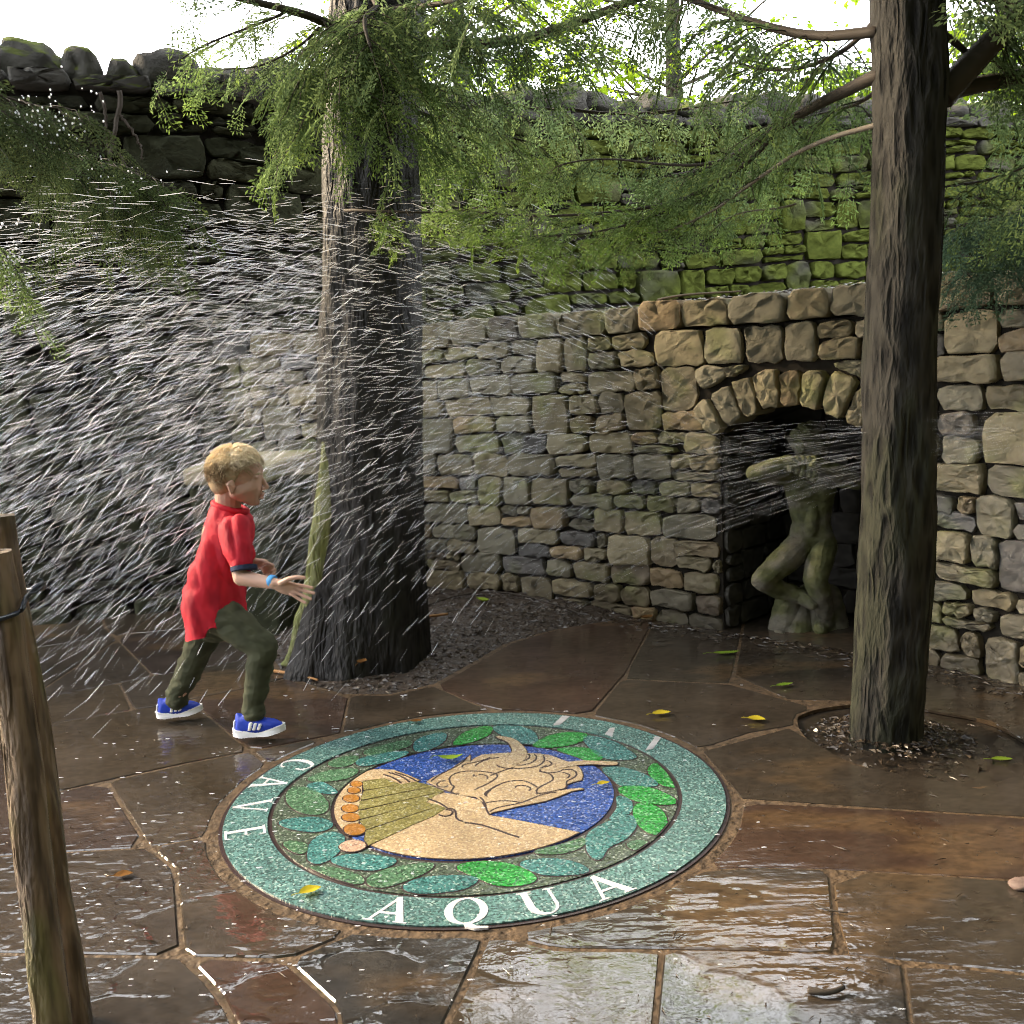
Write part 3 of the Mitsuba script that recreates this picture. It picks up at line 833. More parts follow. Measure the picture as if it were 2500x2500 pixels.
f = np.vstack([np.stack([a + k, a + k + 1, a + 21 + k], 1) for a in (0, 20)] + [np.stack([a + k, a + 21 + k, a + 20 + k], 1) for a in (0, 20)])
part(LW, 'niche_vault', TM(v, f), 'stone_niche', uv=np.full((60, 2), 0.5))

# the tall wall behind
g2 = np.random.default_rng(21)
HIGH = Plan([(-8, 5.25), (-4.5, 5.6), (-2.74, 5.9), (-1.94, 6.15), (-1.28, 6.6), (0.56, 8.6), (3.0, 10.2), (7.5, 11.8)])
HH = 2.86
hp = []
for q in ((130, 142), (530, 188), (800, 205), (1100, 212), (1500, 217), (1800, 222)):
    Y = 7.0
    for _ in range(30):
        P_ = atY(*q, Y)
        Y = 0.5 * Y + 0.5 * np.interp(P_[0], HIGH.p[:, 0], HIGH.p[:, 1])
    hp.append(P_)
ks, tops = [HIGH.near(q[:2]) for q in hp], [q[2] for q in hp]
HIGH.zs = lambda s: np.interp(s, ks, np.array(tops) / (HH + 0.09))
print('tall wall tops', tops)
HW = thing('tall_mossy_wall', 'tall dark mossy dry stone wall with boulders along its top', 'wall')
part(HW, 'core', strips(HIGH, box(0.1, -0.05, HIGH.L - 0.1, HH + 0.05), -0.5, 0.004), 'joint')
lo, hi = HIGH.near((-3.3, 5.8)), HIGH.near((5.6, 11.1))
cut = HIGH.near((-1.3, 6.3))
far_ = []
rows = courses(-0.05, HH, 0.085, 0.15, g2)
big_ = []
for r in rubble(1.0, HIGH.L - 1.0, rows, (0.22, 0.46), g2, 0.22, 0.1):
    c = (r[0] + r[1]) / 2
    if c > cut + 0.3 and r[3] < 0.9:
        continue
    p = rounded(r, 0.011, g2, 0.026)
    if p.is_empty or p.geom_type != 'Polygon':
        continue
    big_.append((p.area / np.linalg.norm(HIGH.at(np.array([c]), np.zeros(1), np.zeros(1))[0]) ** 2 * (lo < c < hi), p))
limit = sorted([q[0] for q in big_])[-min(298, len(big_))]
for q, p in big_:
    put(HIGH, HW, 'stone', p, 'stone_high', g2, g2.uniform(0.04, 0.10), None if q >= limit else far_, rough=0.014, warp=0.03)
s = 1.0
while s < HIGH.L - 1:
    w = g2.uniform(0.3, 0.62)
    put(HIGH, HW, 'coping_slab', rounded((s, s + w, HH + 0.004, HH + g2.uniform(0.07, 0.10)), 0.006, g2, 0.02), 'boulder', g2, g2.uniform(0.09, 0.14), None if lo < s < hi else far_, back=-0.5, rough=0.014)
    s += w
s = 1.2
ico = trimesh.creation.icosphere(subdivisions=2)
while s < HIGH.L - 1:
    w = g2.uniform(0.17, 0.40)
    h = g2.uniform(0.15, 0.28)
    v = np.array(ico.vertices)
    n_ = meshkit.fbm(v * 1.3 + s * 7.7, 3, 4)[:, None]
    v = v * (0.4 + 1.2 * n_)
    v = np.sign(v) * np.abs(v) ** g2.uniform(0.6, 0.95)
    v = v / np.abs(v).max(0)
    c = HIGH.at(np.array([s + w / 2]), np.array([-0.2 + g2.normal(0, 0.03)]), np.array([HH + 0.08]))[0] + [0, 0, h * 0.44]
    tvec = HIGH.at(np.array([s, s + w]), np.zeros(2), np.zeros(2))
    t = unit(tvec[1] - tvec[0])
    a = g2.normal(0, 0.18)
    X, Z = v[:, 0] * w * 0.53, v[:, 2] * h * 0.56
    X, Z = X * math.cos(a) - Z * math.sin(a), X * math.sin(a) + Z * math.cos(a)
    P = c + X[:, None] * t + (v[:, 1] * 0.22)[:, None] * np.array([-t[1], t[0], 0]) + Z[:, None] * np.array([0, 0, 1.0])
    m = TM(P, ico.faces)
    uv = np.tile(g2.random(2), (len(P), 1))
    if lo < s < hi:
        part(HW, 'coping_boulder', m, 'boulder', smooth=True, uv=uv)
    else:
        far_.append((m, uv))
    s += w * g2.uniform(0.92, 1.05)
part(HW, 'outlying_stone', cat([m for m, _ in far_]), 'stone_high', smooth=True, uv=np.vstack([u for _, u in far_]), kind='stuff')

# dead creeper on the tall wall at the upper left
IV = thing('dead_creeper', 'dead brown creeper stems clinging to the tall wall at the upper left', 'creeper')
for q, r0 in (([(228, 172), (225, 200), (215, 250), (205, 330), (200, 400)], 0.016), ([(190, 175), (196, 200), (200, 240), (206, 300)], 0.012), ([(222, 215), (245, 240), (262, 268), (268, 300)], 0.010), ([(215, 260), (190, 240), (150, 228), (110, 205)], 0.010), ([(205, 330), (222, 350), (250, 372), (262, 380)], 0.010), ([(203, 340), (186, 360), (176, 400), (170, 440)], 0.009), ([(212, 280), (232, 300), (240, 330), (238, 370)], 0.010)):
    P_ = []
    for x, y in q:
        Y = 6.0
        for _ in range(12):
            e = atY(x, y, Y)
            Y = 0.5 * Y + 0.5 * (np.interp(e[0], HIGH.p[:, 0], HIGH.p[:, 1]) - 0.13)
        P_.append(atY(x, y, Y))
    part(IV, 'stem', tube(spline(P_, 24) + 0.004 * rng.normal(0, 1, (24, 3)), np.linspace(r0, r0 * 0.45, 24), 7), 'twig', smooth=True)

# stone block with a sloping slab behind the boy
SB = thing('stone_block', 'block of stone with a pale flat slab on top against the tall wall', 'block')
qa = [atY(352, 882, 5.25), atY(430, 822, 5.75), atY(588, 812, 5.75), atY(508, 905, 5.25)]
top = np.array(qa)
top[:, 2] = [0.86, 0.9, 0.9, 0.86]
slab = m3.Manifold.batch_hull([m3.Manifold.sphere(0.02, 10).translate(tuple(p_ + [0, 0, dz])) for p_ in top for dz in (-0.02, 0.03)])
msl = slab.refine_to_length(0.08).to_mesh()
part(SB, 'slab', TM(msl.vert_properties[:, :3], msl.tri_verts), 'stone_low', uv=np.tile([0.3, 0.9], (len(msl.vert_properties), 1)))
ctr = top.mean(0)
for z0, z1 in ((0.0, 0.3), (0.31, 0.56), (0.57, 0.81)):
    pts = [ctr + (p_ - ctr) * 0.9 for p_ in top]
    blk = m3.Manifold.batch_hull([m3.Manifold.sphere(0.025, 10).translate((p_[0] + rng.normal(0, 0.012), p_[1] + rng.normal(0, 0.012), z)) for p_ in pts for z in (z0 + 0.025, z1 - 0.025)]).refine_to_length(0.09).to_mesh()
    part(SB, 'stone', TM(blk.vert_properties[:, :3], blk.tri_verts), 'stone_high', uv=np.tile(rng.random(2), (len(blk.vert_properties), 1)))

# unseen hedge, added to block light from behind the camera and the right
def hedge_mesh(pts, h, thick, seed):
    c = spline(pts, 90)
    t = unit(np.gradient(c, axis=0))
    nn = np.c_[t[:, 1], -t[:, 0]]
    prof = [(-0.5, 0.0), (-0.5, 0.25), (-0.5, 0.5), (-0.48, 0.75), (-0.4, 0.93), (-0.2, 1.0), (0.2, 1.0), (0.4, 0.93), (0.48, 0.75), (0.5, 0.5), (0.5, 0.25), (0.5, 0.0)]
    P = np.array([[np.r_[c[i] + nn[i] * a * thick, b * h] for a, b in prof] for i in range(90)]).reshape(-1, 3)
    i, j = np.meshgrid(np.arange(89), np.arange(11), indexing='ij')
    q = np.stack([i * 12 + j, i * 12 + j + 1, (i + 1) * 12 + j + 1, (i + 1) * 12 + j], -1).reshape(-1, 4)
    m = TM(P, np.vstack([q[:, :3], q[:, [0, 2, 3]]])).subdivide()
    v = np.array(m.vertices)
    m.vertices = v + 0.35 * (np.stack([meshkit.fbm(v * 2.3 + 31 * k, 4, seed + k) for k in range(3)], -1) - 0.5)
    return m


mat('hedge', bump(princ(proc(lambda p, n, uv: mi.Color3f(0.035, 0.05, 0.02) * (0.3 + 1.4 * fbm(p.x * 25, p.y * 25, p.z * 25, 3))), 0.8, 0.2), lambda p, n, uv: 0.05 * fbm(p.x * 25, p.y * 25, p.z * 25, 3)))
solo('added_hedge', cat([hedge_mesh([(-5.6, -0.4), (-4.2, -2.2), (-2.0, -3.0), (0.5, -3.0), (2.8, -2.3), (4.4, -0.6), (4.9, 2.0), (4.6, 4.6)], 6.4, 1.0, 5)]), 'hedge', 'unseen tall dark hedge added to block light from behind', 'hedge', smooth=True, kind='stuff')


# ------------------------------------------------------------------ trees
def trunk(pts, rads, lobes, flare, n=150, sides=72, seed=0, amp=0.012):
    """A fluted, rough-barked trunk along pts; lobes = [(angle, strength)] buttresses that grow towards the base."""
    p = spline(pts, n)
    t = np.linspace(0, 1, len(rads))
    r = np.interp(np.linspace(0, 1, n), t, rads)
    a = np.arange(sides) * 2 * np.pi / sides
    h = p[:, 2] - p[0, 2]
    R = np.repeat(r[:, None], sides, 1)
    for ang, st, wid in lobes:
        dlt = np.angle(np.exp(1j * (a - ang)))
        R = R + st * np.exp(-(dlt / wid) ** 2)[None] * (0.25 + 0.75 * np.exp(-h / flare))[:, None]
    base = p[:, None] + np.stack([np.cos(a)[None] * R, np.sin(a)[None] * R, 0 * R], -1)
    q = base * [34, 34, 3.2]
    nse = meshkit.fbm(q, 4, seed) - 0.5
    big = meshkit.fbm(base * [9, 9, 1.6], 3, seed + 9) - 0.5
    R = R + amp * 2.2 * nse + 0.05 * big
    v = (p[:, None] + np.stack([np.cos(a)[None] * R, np.sin(a)[None] * R, 0 * R], -1)).reshape(-1, 3)
    i, j = np.meshgrid(np.arange(n - 1), np.arange(sides), indexing='ij')
    qd = np.stack([i * sides + j, i * sides + (j + 1) % sides, (i + 1) * sides + (j + 1) % sides, (i + 1) * sides + j], -1).reshape(-1, 4)
    return TM(v, np.vstack([qd[:, [0, 1, 2]], qd[:, [0, 2, 3]]]))


def make_frond(g, twigs=12, L=0.26, leaf=0.031, per=4):
    """A flat spray of short overlapping needles-and-scales on side twigs; x along the stem."""
    V, Fc, n = [], [], 0

    def diamond(p, d, w, ln, lift):
        nonlocal n
        sd = np.array([-d[1], d[0], 0])
        V.extend([p, p + d * ln * 0.5 + sd * w + [0, 0, lift], p + d * ln + [0, 0, lift * 0.4], p + d * ln * 0.5 - sd * w - [0, 0, lift]])
        Fc.extend([[n, n + 1, n + 2], [n, n + 2, n + 3]])
        n += 4
    diamond(np.zeros(3), np.array([1.0, 0, 0]), 0.0022, L, 0.0)
    for i in range(twigs):
        t = (i + 0.6) / twigs
        x = t * L
        sgn = 1 if i % 2 else -1
        ln = L * 0.40 * math.sin(math.pi * (0.18 + 0.78 * t)) * g.uniform(0.7, 1.15) + 0.012
        ang = sgn * math.radians(g.uniform(38, 58))
        d = np.array([math.cos(ang), math.sin(ang), 0])
        m = max(2, int(round(per * ln / (L * 0.33))))
        for k in range(m):
            p = np.array([x, 0, 0.0]) + d * ln * (k + 0.2) / m + [0, 0, -0.15 * (ln * k / m) ** 2 / 0.1]
            b = ang + (1 if k % 2 else -1) * math.radians(g.uniform(15, 42))
            diamond(p, np.array([math.cos(b), math.sin(b), 0]), leaf * g.uniform(0.13, 0.2), leaf * g.uniform(0.8, 1.5), g.normal(0, leaf * 0.12))
    v = np.array(V)
    v[:, 2] -= 0.7 * v[:, 0] ** 2                                     # the spray droops
    return v, np.array(Fc)


def make_broad(g, n_leaves=7, size=0.085, L=0.3):
    V, Fc, n = [], [], 0
    for i in range(n_leaves):
        a = g.uniform(0, 2 * np.pi)
        p = np.array([L * (i + 0.5) / n_leaves, 0, 0]) + g.normal(0, 0.03, 3)
        X = unit(np.array([math.cos(a), math.sin(a), g.normal(-0.5, 0.3)]))
        Y = unit(np.cross(X, g.normal(0, 0.35, 3) + [0, 0, 1]))
        s = size * g.uniform(0.6, 1.2)
        o = [(0, 0), (0.18, 0.30), (0.30, 0.22), (0.52, 0.46), (0.62, 0.20), (1.0, 0.0), (0.62, -0.2), (0.52, -0.46), (0.30, -0.22), (0.18, -0.3)]
        V.extend([p + X * s * x + Y * s * y + [0, 0, -0.02 * (x - 0.4) ** 2 - 0.08 * s * abs(y)] for x, y in o])
        Fc.extend([[n, n + 1, n + 2], [n, n + 2, n + 4], [n + 2, n + 3, n + 4], [n, n + 4, n + 5], [n, n + 5, n + 6], [n + 6, n + 7, n + 8], [n, n + 6, n + 8], [n, n + 8, n + 9]])
        n += 10
    return np.array(V), np.array(Fc)


gp = np.random.default_rng(31)
FRONDS = [make_frond(gp) for _ in range(7)]
COARSE = [make_frond(gp, 9, 0.26, 0.05, 3) for _ in range(4)]
BROAD = [make_broad(gp) for _ in range(5)]


class Leaves:
    """Collects placed sprays, then makes them one mesh."""

    def __init__(self, protos, seed):
        self.p, self.g, self.rows = protos, np.random.default_rng(seed), []

    def add(self, pos, d, scale, young=0.0, up=None):
        self.rows.append((pos, d, scale, young, up))

    def build(self):
        g = self.g
        n = len(self.rows)
        pos = np.array([r[0] for r in self.rows])
        d = unit(np.array([r[1] for r in self.rows]))
        sc = np.array([r[2] for r in self.rows])
        young = np.array([r[3] for r in self.rows])
        upv = np.array([[0, 0, 1.0] if r[4] is None else r[4] for r in self.rows]) + g.normal(0, 0.38, (n, 3))
        y = unit(np.cross(upv, d))
        z = np.cross(d, y)
        which = g.integers(0, len(self.p), n)
        V, Fc, UV, at = [], [], [], 0
        for w, (pv, pf) in enumerate(self.p):
            i = np.where(which == w)[0]
            if not len(i):
                continue
            k = len(pv)
            s = sc[i][:, None, None]
            v = pos[i][:, None] + s * (pv[None, :, :1] * d[i][:, None] + pv[None, :, 1:2] * y[i][:, None] + pv[None, :, 2:] * z[i][:, None])
            V.append(v.reshape(-1, 3))
            Fc.append((pf[None] + k * np.arange(len(i))[:, None, None]).reshape(-1, 3) + at)
            tone = g.random(len(i))
            tip = np.clip(pv[:, 0] / max(pv[:, 0].max(), 1e-6), 0, 1) ** 2
            UV.append(np.stack([np.repeat(tone[:, None], k, 1), np.clip(young[i][:, None] * (0.35 + 0.65 * tip[None]), 0, 1)], -1).reshape(-1, 2))
            at += k * len(i)
        return TM(np.vstack(V), np.vstack(Fc)), np.vstack(UV)


class Boughs:
    """Branches of a tree with side shoots and sprays: wood tubes and leaves."""

    def __init__(self, parent, seed, mat_leaf, protos=None, wood='twig', leafname='foliage'):
        self.parent, self.g = parent, np.random.default_rng(seed)
        self.lv = Leaves(protos or FRONDS, seed + 1)
        self.mat, self.wood, self.leafname, self.tw = mat_leaf, wood, leafname, []

    def bough(self, pts, r0, r1, shoots=10, length=0.5, droop=0.5, t0=0.15, scale=1.0, step=0.055, young=0.15, keep=1.0, bark=None, down=0.0, branch=True, both=True):
        g = self.g
        c = spline(pts, 40)
        c = c + 0.02 * (np.stack([meshkit.fbm(c * 3 + k * 11, 3, k) for k in range(3)], -1) - 0.5)
        if branch:
            part(self.parent, 'branch', tube(c, np.linspace(r0, r1, 40), 8), bark or self.wood, smooth=True)
        tan = unit(np.gradient(c, axis=0))
        for i in range(shoots):
            t = t0 + (1 - t0) * (i + g.random()) / shoots
            k = min(int(t * 39), 39)
            side = unit(np.cross(tan[k], [0, 0, 1.0])) * (1 if i % 2 else -1)
            d = unit(tan[k] * g.uniform(0.2, 0.8) + side * g.uniform(0.5, 1.1) + [0, 0, g.uniform(-0.3, 0.15) - down])
            ln = length * g.uniform(0.55, 1.2) * (1.1 - 0.4 * t)
            self.shoot(c[k], d, ln, droop, scale, step, young, keep)
        self.shoot(c[-1], tan[-1], length * 0.7, droop, scale, step, young, keep)
        return c

    def shoot(self, p, d, ln, droop, scale=1.0, step=0.055, young=0.15, keep=1.0):
        g = self.g
        m = 8
        u = np.linspace(0, 1, m)[:, None]
        q = p + d * ln * u + np.array([0, 0, -1.0]) * droop * ln * u ** 2 + 0.012 * g.normal(0, 1, (m, 3)) * u
        self.tw.append(tube(q, np.linspace(0.0035, 0.0012, m) * min(scale, 1.6), 4, cap=False))
        tn = unit(np.gradient(q, axis=0))
        cnt = max(2, int(ln / (step * scale)))
        for j in range(cnt):
            if g.random() > keep:
                continue
            t = (j + 0.7) / cnt
            k = t * (m - 1)
            a, b = int(k), min(int(k) + 1, m - 1)
            pos = q[a] + (q[b] - q[a]) * (k - a)
            side = unit(np.cross(tn[a], [0, 0, 1.0]) + 1e-6) * (1 if j % 2 else -1)
            dd = tn[a] + side * g.uniform(0.3, 1.0) + [0, 0, -g.uniform(0.0, 0.45) * (0.4 + droop)]
            self.lv.add(pos, dd, scale * g.uniform(0.55, 1.05) * (1.1 - 0.45 * t), young * g.uniform(0.3, 1.7))
        self.lv.add(q[-1], tn[-1], scale * g.uniform(0.6, 0.9), min(1, young * 2))

    def done(self):
        if self.tw:
            part(self.parent, 'twigs', cat(self.tw), self.wood, kind='stuff')
        m, uv = self.lv.build()
        part(self.parent, self.leafname, m, self.mat, uv=uv)
        return len(m.faces)


def path(*q):
    """Points from the survey: (x, y of the photograph, distance Y)."""
    return [atY(*a) for a in q]


TRI = []
# thick tree on the soil bed
LT = thing('conifer_tree', 'thick mossy conifer trunk with flared roots standing in the soil bed', 'tree')
lb = np.array([-0.76, 4.66, -0.03])
lt = [lb, atY(697, 900, 4.66), atY(699, 600, 4.66), atY(702, 250, 4.66), atY(712, 40, 4.68)]
lt += [lt[-1] + [0.06, 0.05, 1.2], lt[-1] + [0.1, 0.1, 3.2]]
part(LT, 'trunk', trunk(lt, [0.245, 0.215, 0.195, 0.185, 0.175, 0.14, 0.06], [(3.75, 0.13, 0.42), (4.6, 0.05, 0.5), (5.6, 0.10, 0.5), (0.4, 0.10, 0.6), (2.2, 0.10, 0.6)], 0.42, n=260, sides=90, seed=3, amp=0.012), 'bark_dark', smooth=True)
# its leaning buttress stem on the left, rooted, coloured as the trunk's lit edge
bs = [gnd(578, 1248, 0.0), atY(598, 1120, 4.50), atY(618, 950, 4.50), atY(632, 700, 4.54), atY(645, 400, 4.60), atY(655, 150, 4.64)]
part(LT, 'buttress', trunk(bs, [0.085, 0.052, 0.045, 0.042, 0.04, 0.03], [(3.6, 0.03, 0.5)], 0.25, n=200, sides=36, seed=13, amp=0.010), 'bark_lit', smooth=True)
# slender straight tree in the paving
RT = thing('conifer_tree', 'slender straight conifer trunk rising from the wet stone tree pit', 'tree')
rb = gnd(1673, 1412, -0.05)
rt = [rb, atY(1690, 1000, 3.36), atY(1703, 600, 3.36), atY(1712, 250, 3.36), atY(1719, -10, 3.36)]
rt += [rt[-1] + [0.03, 0, 1.6], rt[-1] + [0.08, 0, 3.6]]
part(RT, 'trunk', trunk(rt, [0.125, 0.118, 0.112, 0.112, 0.11, 0.085, 0.05], [(3.3, 0.012, 0.35), (4.3, 0.012, 0.4), (5.3, 0.010, 0.3), (0.5, 0.012, 0.5)], 0.12, n=260, sides=80, seed=5, amp=0.009), 'bark', smooth=True)

B = Boughs(LT, 101, 'needles')
B.bough(path((690, 110, 4.5), (620, 45, 4.3), (500, 8, 4.1), (360, -30, 3.95)), 0.022, 0.008, 9, 0.30, 0.45, scale=0.75, keep=0.5, young=0.1)
B.bough(path((540, 20, 4.15), (450, 60, 4.1), (380, 90, 4.05), (345, 110, 4.0)), 0.006, 0.003, 7, 0.22, 0.4, scale=0.65, keep=0.6, young=0.4)
B.bough(path((600, 50, 4.25), (540, 100, 4.2), (500, 120, 4.2), (440, 130, 4.2)), 0.006, 0.003, 7, 0.2, 0.4, scale=0.6, keep=0.6, young=0.2)
B.bough(path((700, 100, 4.55), (780, 86, 4.5), (950, 78, 4.4), (1090, 40, 4.3), (1260, -20, 4.2)), 0.026, 0.014, 22, 0.38, 0.55, scale=0.8, keep=0.8, young=0.1)
B.bough(path((700, 60, 4.5), (660, 90, 4.25), (620, 160, 4.1), (580, 215, 4.0)), 0.012, 0.004, 16, 0.34, 0.5, scale=0.8, young=0.35)
B.bough(path((720, 80, 4.5), (735, 130, 4.25), (742, 190, 4.1), (740, 240, 4.05)), 0.012, 0.004, 15, 0.32, 0.5, scale=0.8, young=0.25)
B.bough(path((690, 30, 4.5), (640, 40, 4.3), (600, 90, 4.15), (565, 150, 4.1)), 0.012, 0.004, 14, 0.34, 0.6, scale=0.8, young=0.2)
B.bough(path((720, 20, 4.5), (800, 10, 4.3), (880, 0, 4.1), (980, -30, 3.95)), 0.014, 0.006, 18, 0.36, 0.5, scale=0.85, young=0.05)
B.bough(path((700, -10, 4.5), (700, 20, 4.2), (690, 60, 3.95), (700, 90, 3.9)), 0.014, 0.006, 16, 0.38, 0.6, scale=0.85, young=0.15)
B.bough(path((735, 150, 4.7), (830, 170, 4.9), (950, 195, 5.1), (1080, 205, 5.2)), 0.014, 0.006, 13, 0.32, 0.9, scale=0.85, young=0.12)
B.bough(path((735, 190, 4.7), (820, 220, 4.8), (900, 245, 4.9), (1000, 270, 4.95)), 0.010, 0.004, 12, 0.28, 0.9, scale=0.8, young=0.45)
B.bough(path((735, 240, 4.7), (800, 262, 4.75), (860, 280, 4.8)), 0.008, 0.003, 8, 0.24, 0.9, scale=0.75, young=0.5)
B.bough(path((650, 395, 4.35), (720, 398, 4.2), (800, 400, 4.2), (900, 392, 4.2)), 0.007, 0.003, 8, 0.16, 0.5, scale=0.55, young=0.7, keep=0.8)
B.bough(path((1080, 205, 5.2), (1180, 215, 5.2), (1300, 205, 5.15), (1400, 190, 5.1)), 0.008, 0.004, 9, 0.28, 0.9, scale=0.85, young=0.1)
TRI.append(B.done())

B = Boughs(RT, 202, 'needles')
B.bough(path((1662, 142, 3.36), (1590, 172, 3.5), (1500, 220, 3.7), (1400, 285, 3.9), (1270, 330, 4.1)), 0.022, 0.007, 13, 0.26, 0.6, t0=0.35, scale=0.8, young=0.2)
B.bough(path((1655, 238, 3.36), (1590, 255, 3.45), (1500, 290, 3.6), (1420, 345, 3.75), (1340, 400, 3.85), (1230, 440, 3.95)), 0.009, 0.003, 8, 0.22, 0.6, t0=0.5, scale=0.6, keep=0.4, young=0.3, bark='twig_pale')
B.bough(path((1460, 250, 3.75), (1380, 330, 3.9), (1290, 375, 4.0), (1150, 400, 4.05), (1020, 408, 4.1), (900, 400, 4.15)), 0.010, 0.003, 22, 0.21, 0.4, t0=0.2, scale=0.72, young=0.45)
B.bough(path((1300, 375, 4.0), (1200, 420, 3.95), (1100, 440, 3.95), (1000, 445, 4.0)), 0.005, 0.002, 12, 0.16, 0.4, scale=0.65, young=0.6)
B.bough(path((1380, 300, 3.9), (1250, 310, 4.0), (1150, 300, 4.1), (1060, 310, 4.2)), 0.006, 0.003, 7, 0.22, 0.6, scale=0.75, young=0.2)
B.bough(path((1655, 60, 3.36), (1560, 66, 3.5), (1450, 50, 3.7), (1330, 10, 3.9), (1200, -30, 4.0)), 0.018, 0.008, 20, 0.34, 0.7, scale=0.8, young=0.05, keep=0.8)
B.bough(path((1660, 20, 3.36), (1580, 100, 3.6), (1480, 130, 3.8), (1400, 120, 3.95)), 0.010, 0.004, 13, 0.28, 0.8, scale=0.75, young=0.15, keep=0.75)
B.bough(path((1655, 170, 3.4), (1600, 200, 3.7), (1540, 215, 3.95), (1480, 235, 4.1)), 0.008, 0.003, 9, 0.24, 0.9, scale=0.75, young=0.35)
B.bough(path((1772, 188, 3.36), (1815, 140, 3.36), (1870, 80, 3.36), (1960, -20, 3.4)), 0.045, 0.03, 4, 0.3, 0.6, t0=0.5, scale=0.8)
B.bough(path((1772, 180, 3.40), (1840, 160, 3.45), (1935, 140, 3.5), (2020, 130, 3.55)), 0.03, 0.02, 3, 0.3, 0.6, t0=0.6, scale=0.8)
B.bough(path((1772, 60, 3.36), (1820, 95, 3.4), (1850, 130, 3.45)), 0.012, 0.008, 2, 0.15, 0.6, scale=0.6)
B.bough(path((1760, -30, 3.36), (1850, -10, 3.3), (1960, 10, 3.3)), 0.02, 0.01, 14, 0.34, 0.5, scale=0.85, young=0.1)
B.bough(path((2040, 250, 3.2), (1960, 300, 3.25), (1890, 330, 3.3), (1820, 345, 3.4)), 0.008, 0.003, 10, 0.24, 0.7, scale=0.65, young=0.1, keep=0.6)
B.bough(path((1760, 560, 3.6), (1800, 545, 3.6), (1830, 520, 3.6)), 0.001, 0.001, 0, 0.01, 0.2, branch=False, keep=0.0)
B.bough(path((1500, 385, 3.8), (1450, 395, 3.8), (1390, 405, 3.85), (1350, 430, 3.85)), 0.004, 0.0015, 5, 0.14, 0.5, scale=0.45, keep=0.6, young=0.6, bark='twig_pale')
TRI.append(B.done())

# a spray that reaches in from the right, bluish and wet
OB = thing('overhanging_bough', 'bluish green wet conifer spray drooping behind the slender trunk at the right edge', 'branch')
B = Boughs(OB, 303, 'needles_blue')
B.bough(path((2060, 300, 3.7), (1980, 370, 3.7), (1900, 405, 3.75), (1800, 425, 3.8)), 0.008, 0.003, 15, 0.26, 0.55, scale=0.65, young=0.3)
B.bough(path((2060, 400, 3.6), (1980, 430, 3.65), (1920, 455, 3.7), (1840, 490, 3.75)), 0.006, 0.002, 12, 0.22, 0.5, scale=0.6, young=0.3)
TRI.append(B.done())
OB = thing('overhanging_bough', 'dark wet conifer spray hanging in at the upper left corner before the tall wall', 'branch')
B = Boughs(OB, 304, 'needles_dark')
B.bough(path((-160, 60, 3.2), (-60, 150, 3.25), (30, 190, 3.3), (100, 200, 3.35)), 0.010, 0.003, 16, 0.26, 0.6, scale=0.65, young=0.15)
B.bough(path((-120, 140, 3.1), (-40, 190, 3.1), (20, 220, 3.2)), 0.006, 0.002, 10, 0.22, 0.6, scale=0.6, young=0.2)
TRI.append(B.done())
OB = thing('overhanging_bough', 'drooping dark green conifer spray in the middle of the water spray', 'branch')
B = Boughs(OB, 305, 'needles_dark')
B.bough(path((-260, 160, 3.6), (-60, 230, 3.9), (120, 290, 4.1), (240, 320, 4.2)), 0.012, 0.003, 14, 0.34, 0.7, t0=0.6, scale=0.75, young=0.2)
B.bough(path((120, 290, 4.1), (190, 350, 4.0), (240, 380, 4.0)), 0.004, 0.002, 12, 0.26, 0.9, scale=0.65, young=0.25)
B.bough(path((150, 290, 4.1), (250, 320, 4.15), (320, 350, 4.15)), 0.004, 0.002, 10, 0.24, 0.8, scale=0.65, young=0.35)
TRI.append(B.done())
OB = thing('overhanging_bough', 'small wet conifer twig poking in below the corner spray at the left edge', 'branch')
B = Boughs(OB, 306, 'needles')
B.bough(path((-160, 420, 2.6), (-60, 440, 2.65), (0, 470, 2.7), (25, 500, 2.7)), 0.005, 0.002, 8, 0.15, 0.7, scale=0.42, young=0.3)
TRI.append(B.done())

for base, feet in (((-3.0, 2.5), ((-160, 60, 3.2), (-120, 140, 3.1), (-260, 160, 3.6), (-160, 420, 2.6))), ((3.3, 4.3), ((2060, 300, 3.7), (2060, 400, 3.6), (2040, 250, 3.2)))):
    k = thing('conifer_tree', 'conifer outside the picture on the %s whose boughs reach in' % ('left' if base[0] < 0 else 'right'), 'tree')
    b0 = np.array([*base, -0.1])
    part(k, 'trunk', trunk([b0, b0 + [0.02, 0, 2.0], b0 + [0.05, 0.03, 4.5]], [0.12, 0.10, 0.06], [(1.0, 0.02, 0.5)], 0.3, n=60, sides=28, seed=9), 'bark', smooth=True)
    for q in feet:
        e = atY(*q)
        st_ = np.array([base[0], base[1], e[2] + 0.15])
        part(k, 'branch', tube(spline([st_, st_ * 0.5 + e * 0.5 + [0, 0, 0.08], e], 16), np.linspace(0.022, 0.011, 16), 7), 'twig', smooth=True)

# the two crowns above the picture, which shade the yard
def crown(parent, base, z0, z1, reach, n, seed, gap, name='crown'):
    B = Boughs(parent, seed, 'needles_dark', COARSE, leafname=name)
    g = B.g
    for i in range(n):
        z = z0 + (z1 - z0) * (i + g.random()) / n
        a = g.uniform(0, 2 * np.pi)
        if gap(a, z):
            continue
        r = reach * (1.0 - 0.55 * (z - z0) / (z1 - z0)) * g.uniform(0.75, 1.1)
        d = np.array([math.cos(a), math.sin(a), 0])
        p0 = np.array([base[0], base[1], z])
        B.bough([p0, p0 + d * r * 0.45 + [0, 0, 0.12], p0 + d * r * 0.8 + [0, 0, 0.05], p0 + d * r + [0, 0, -0.15]], 0.03, 0.008, int(6 + r * 7), 0.75, 0.4, scale=2.1, step=0.075, t0=0.15, young=0.1)
    return B.done()


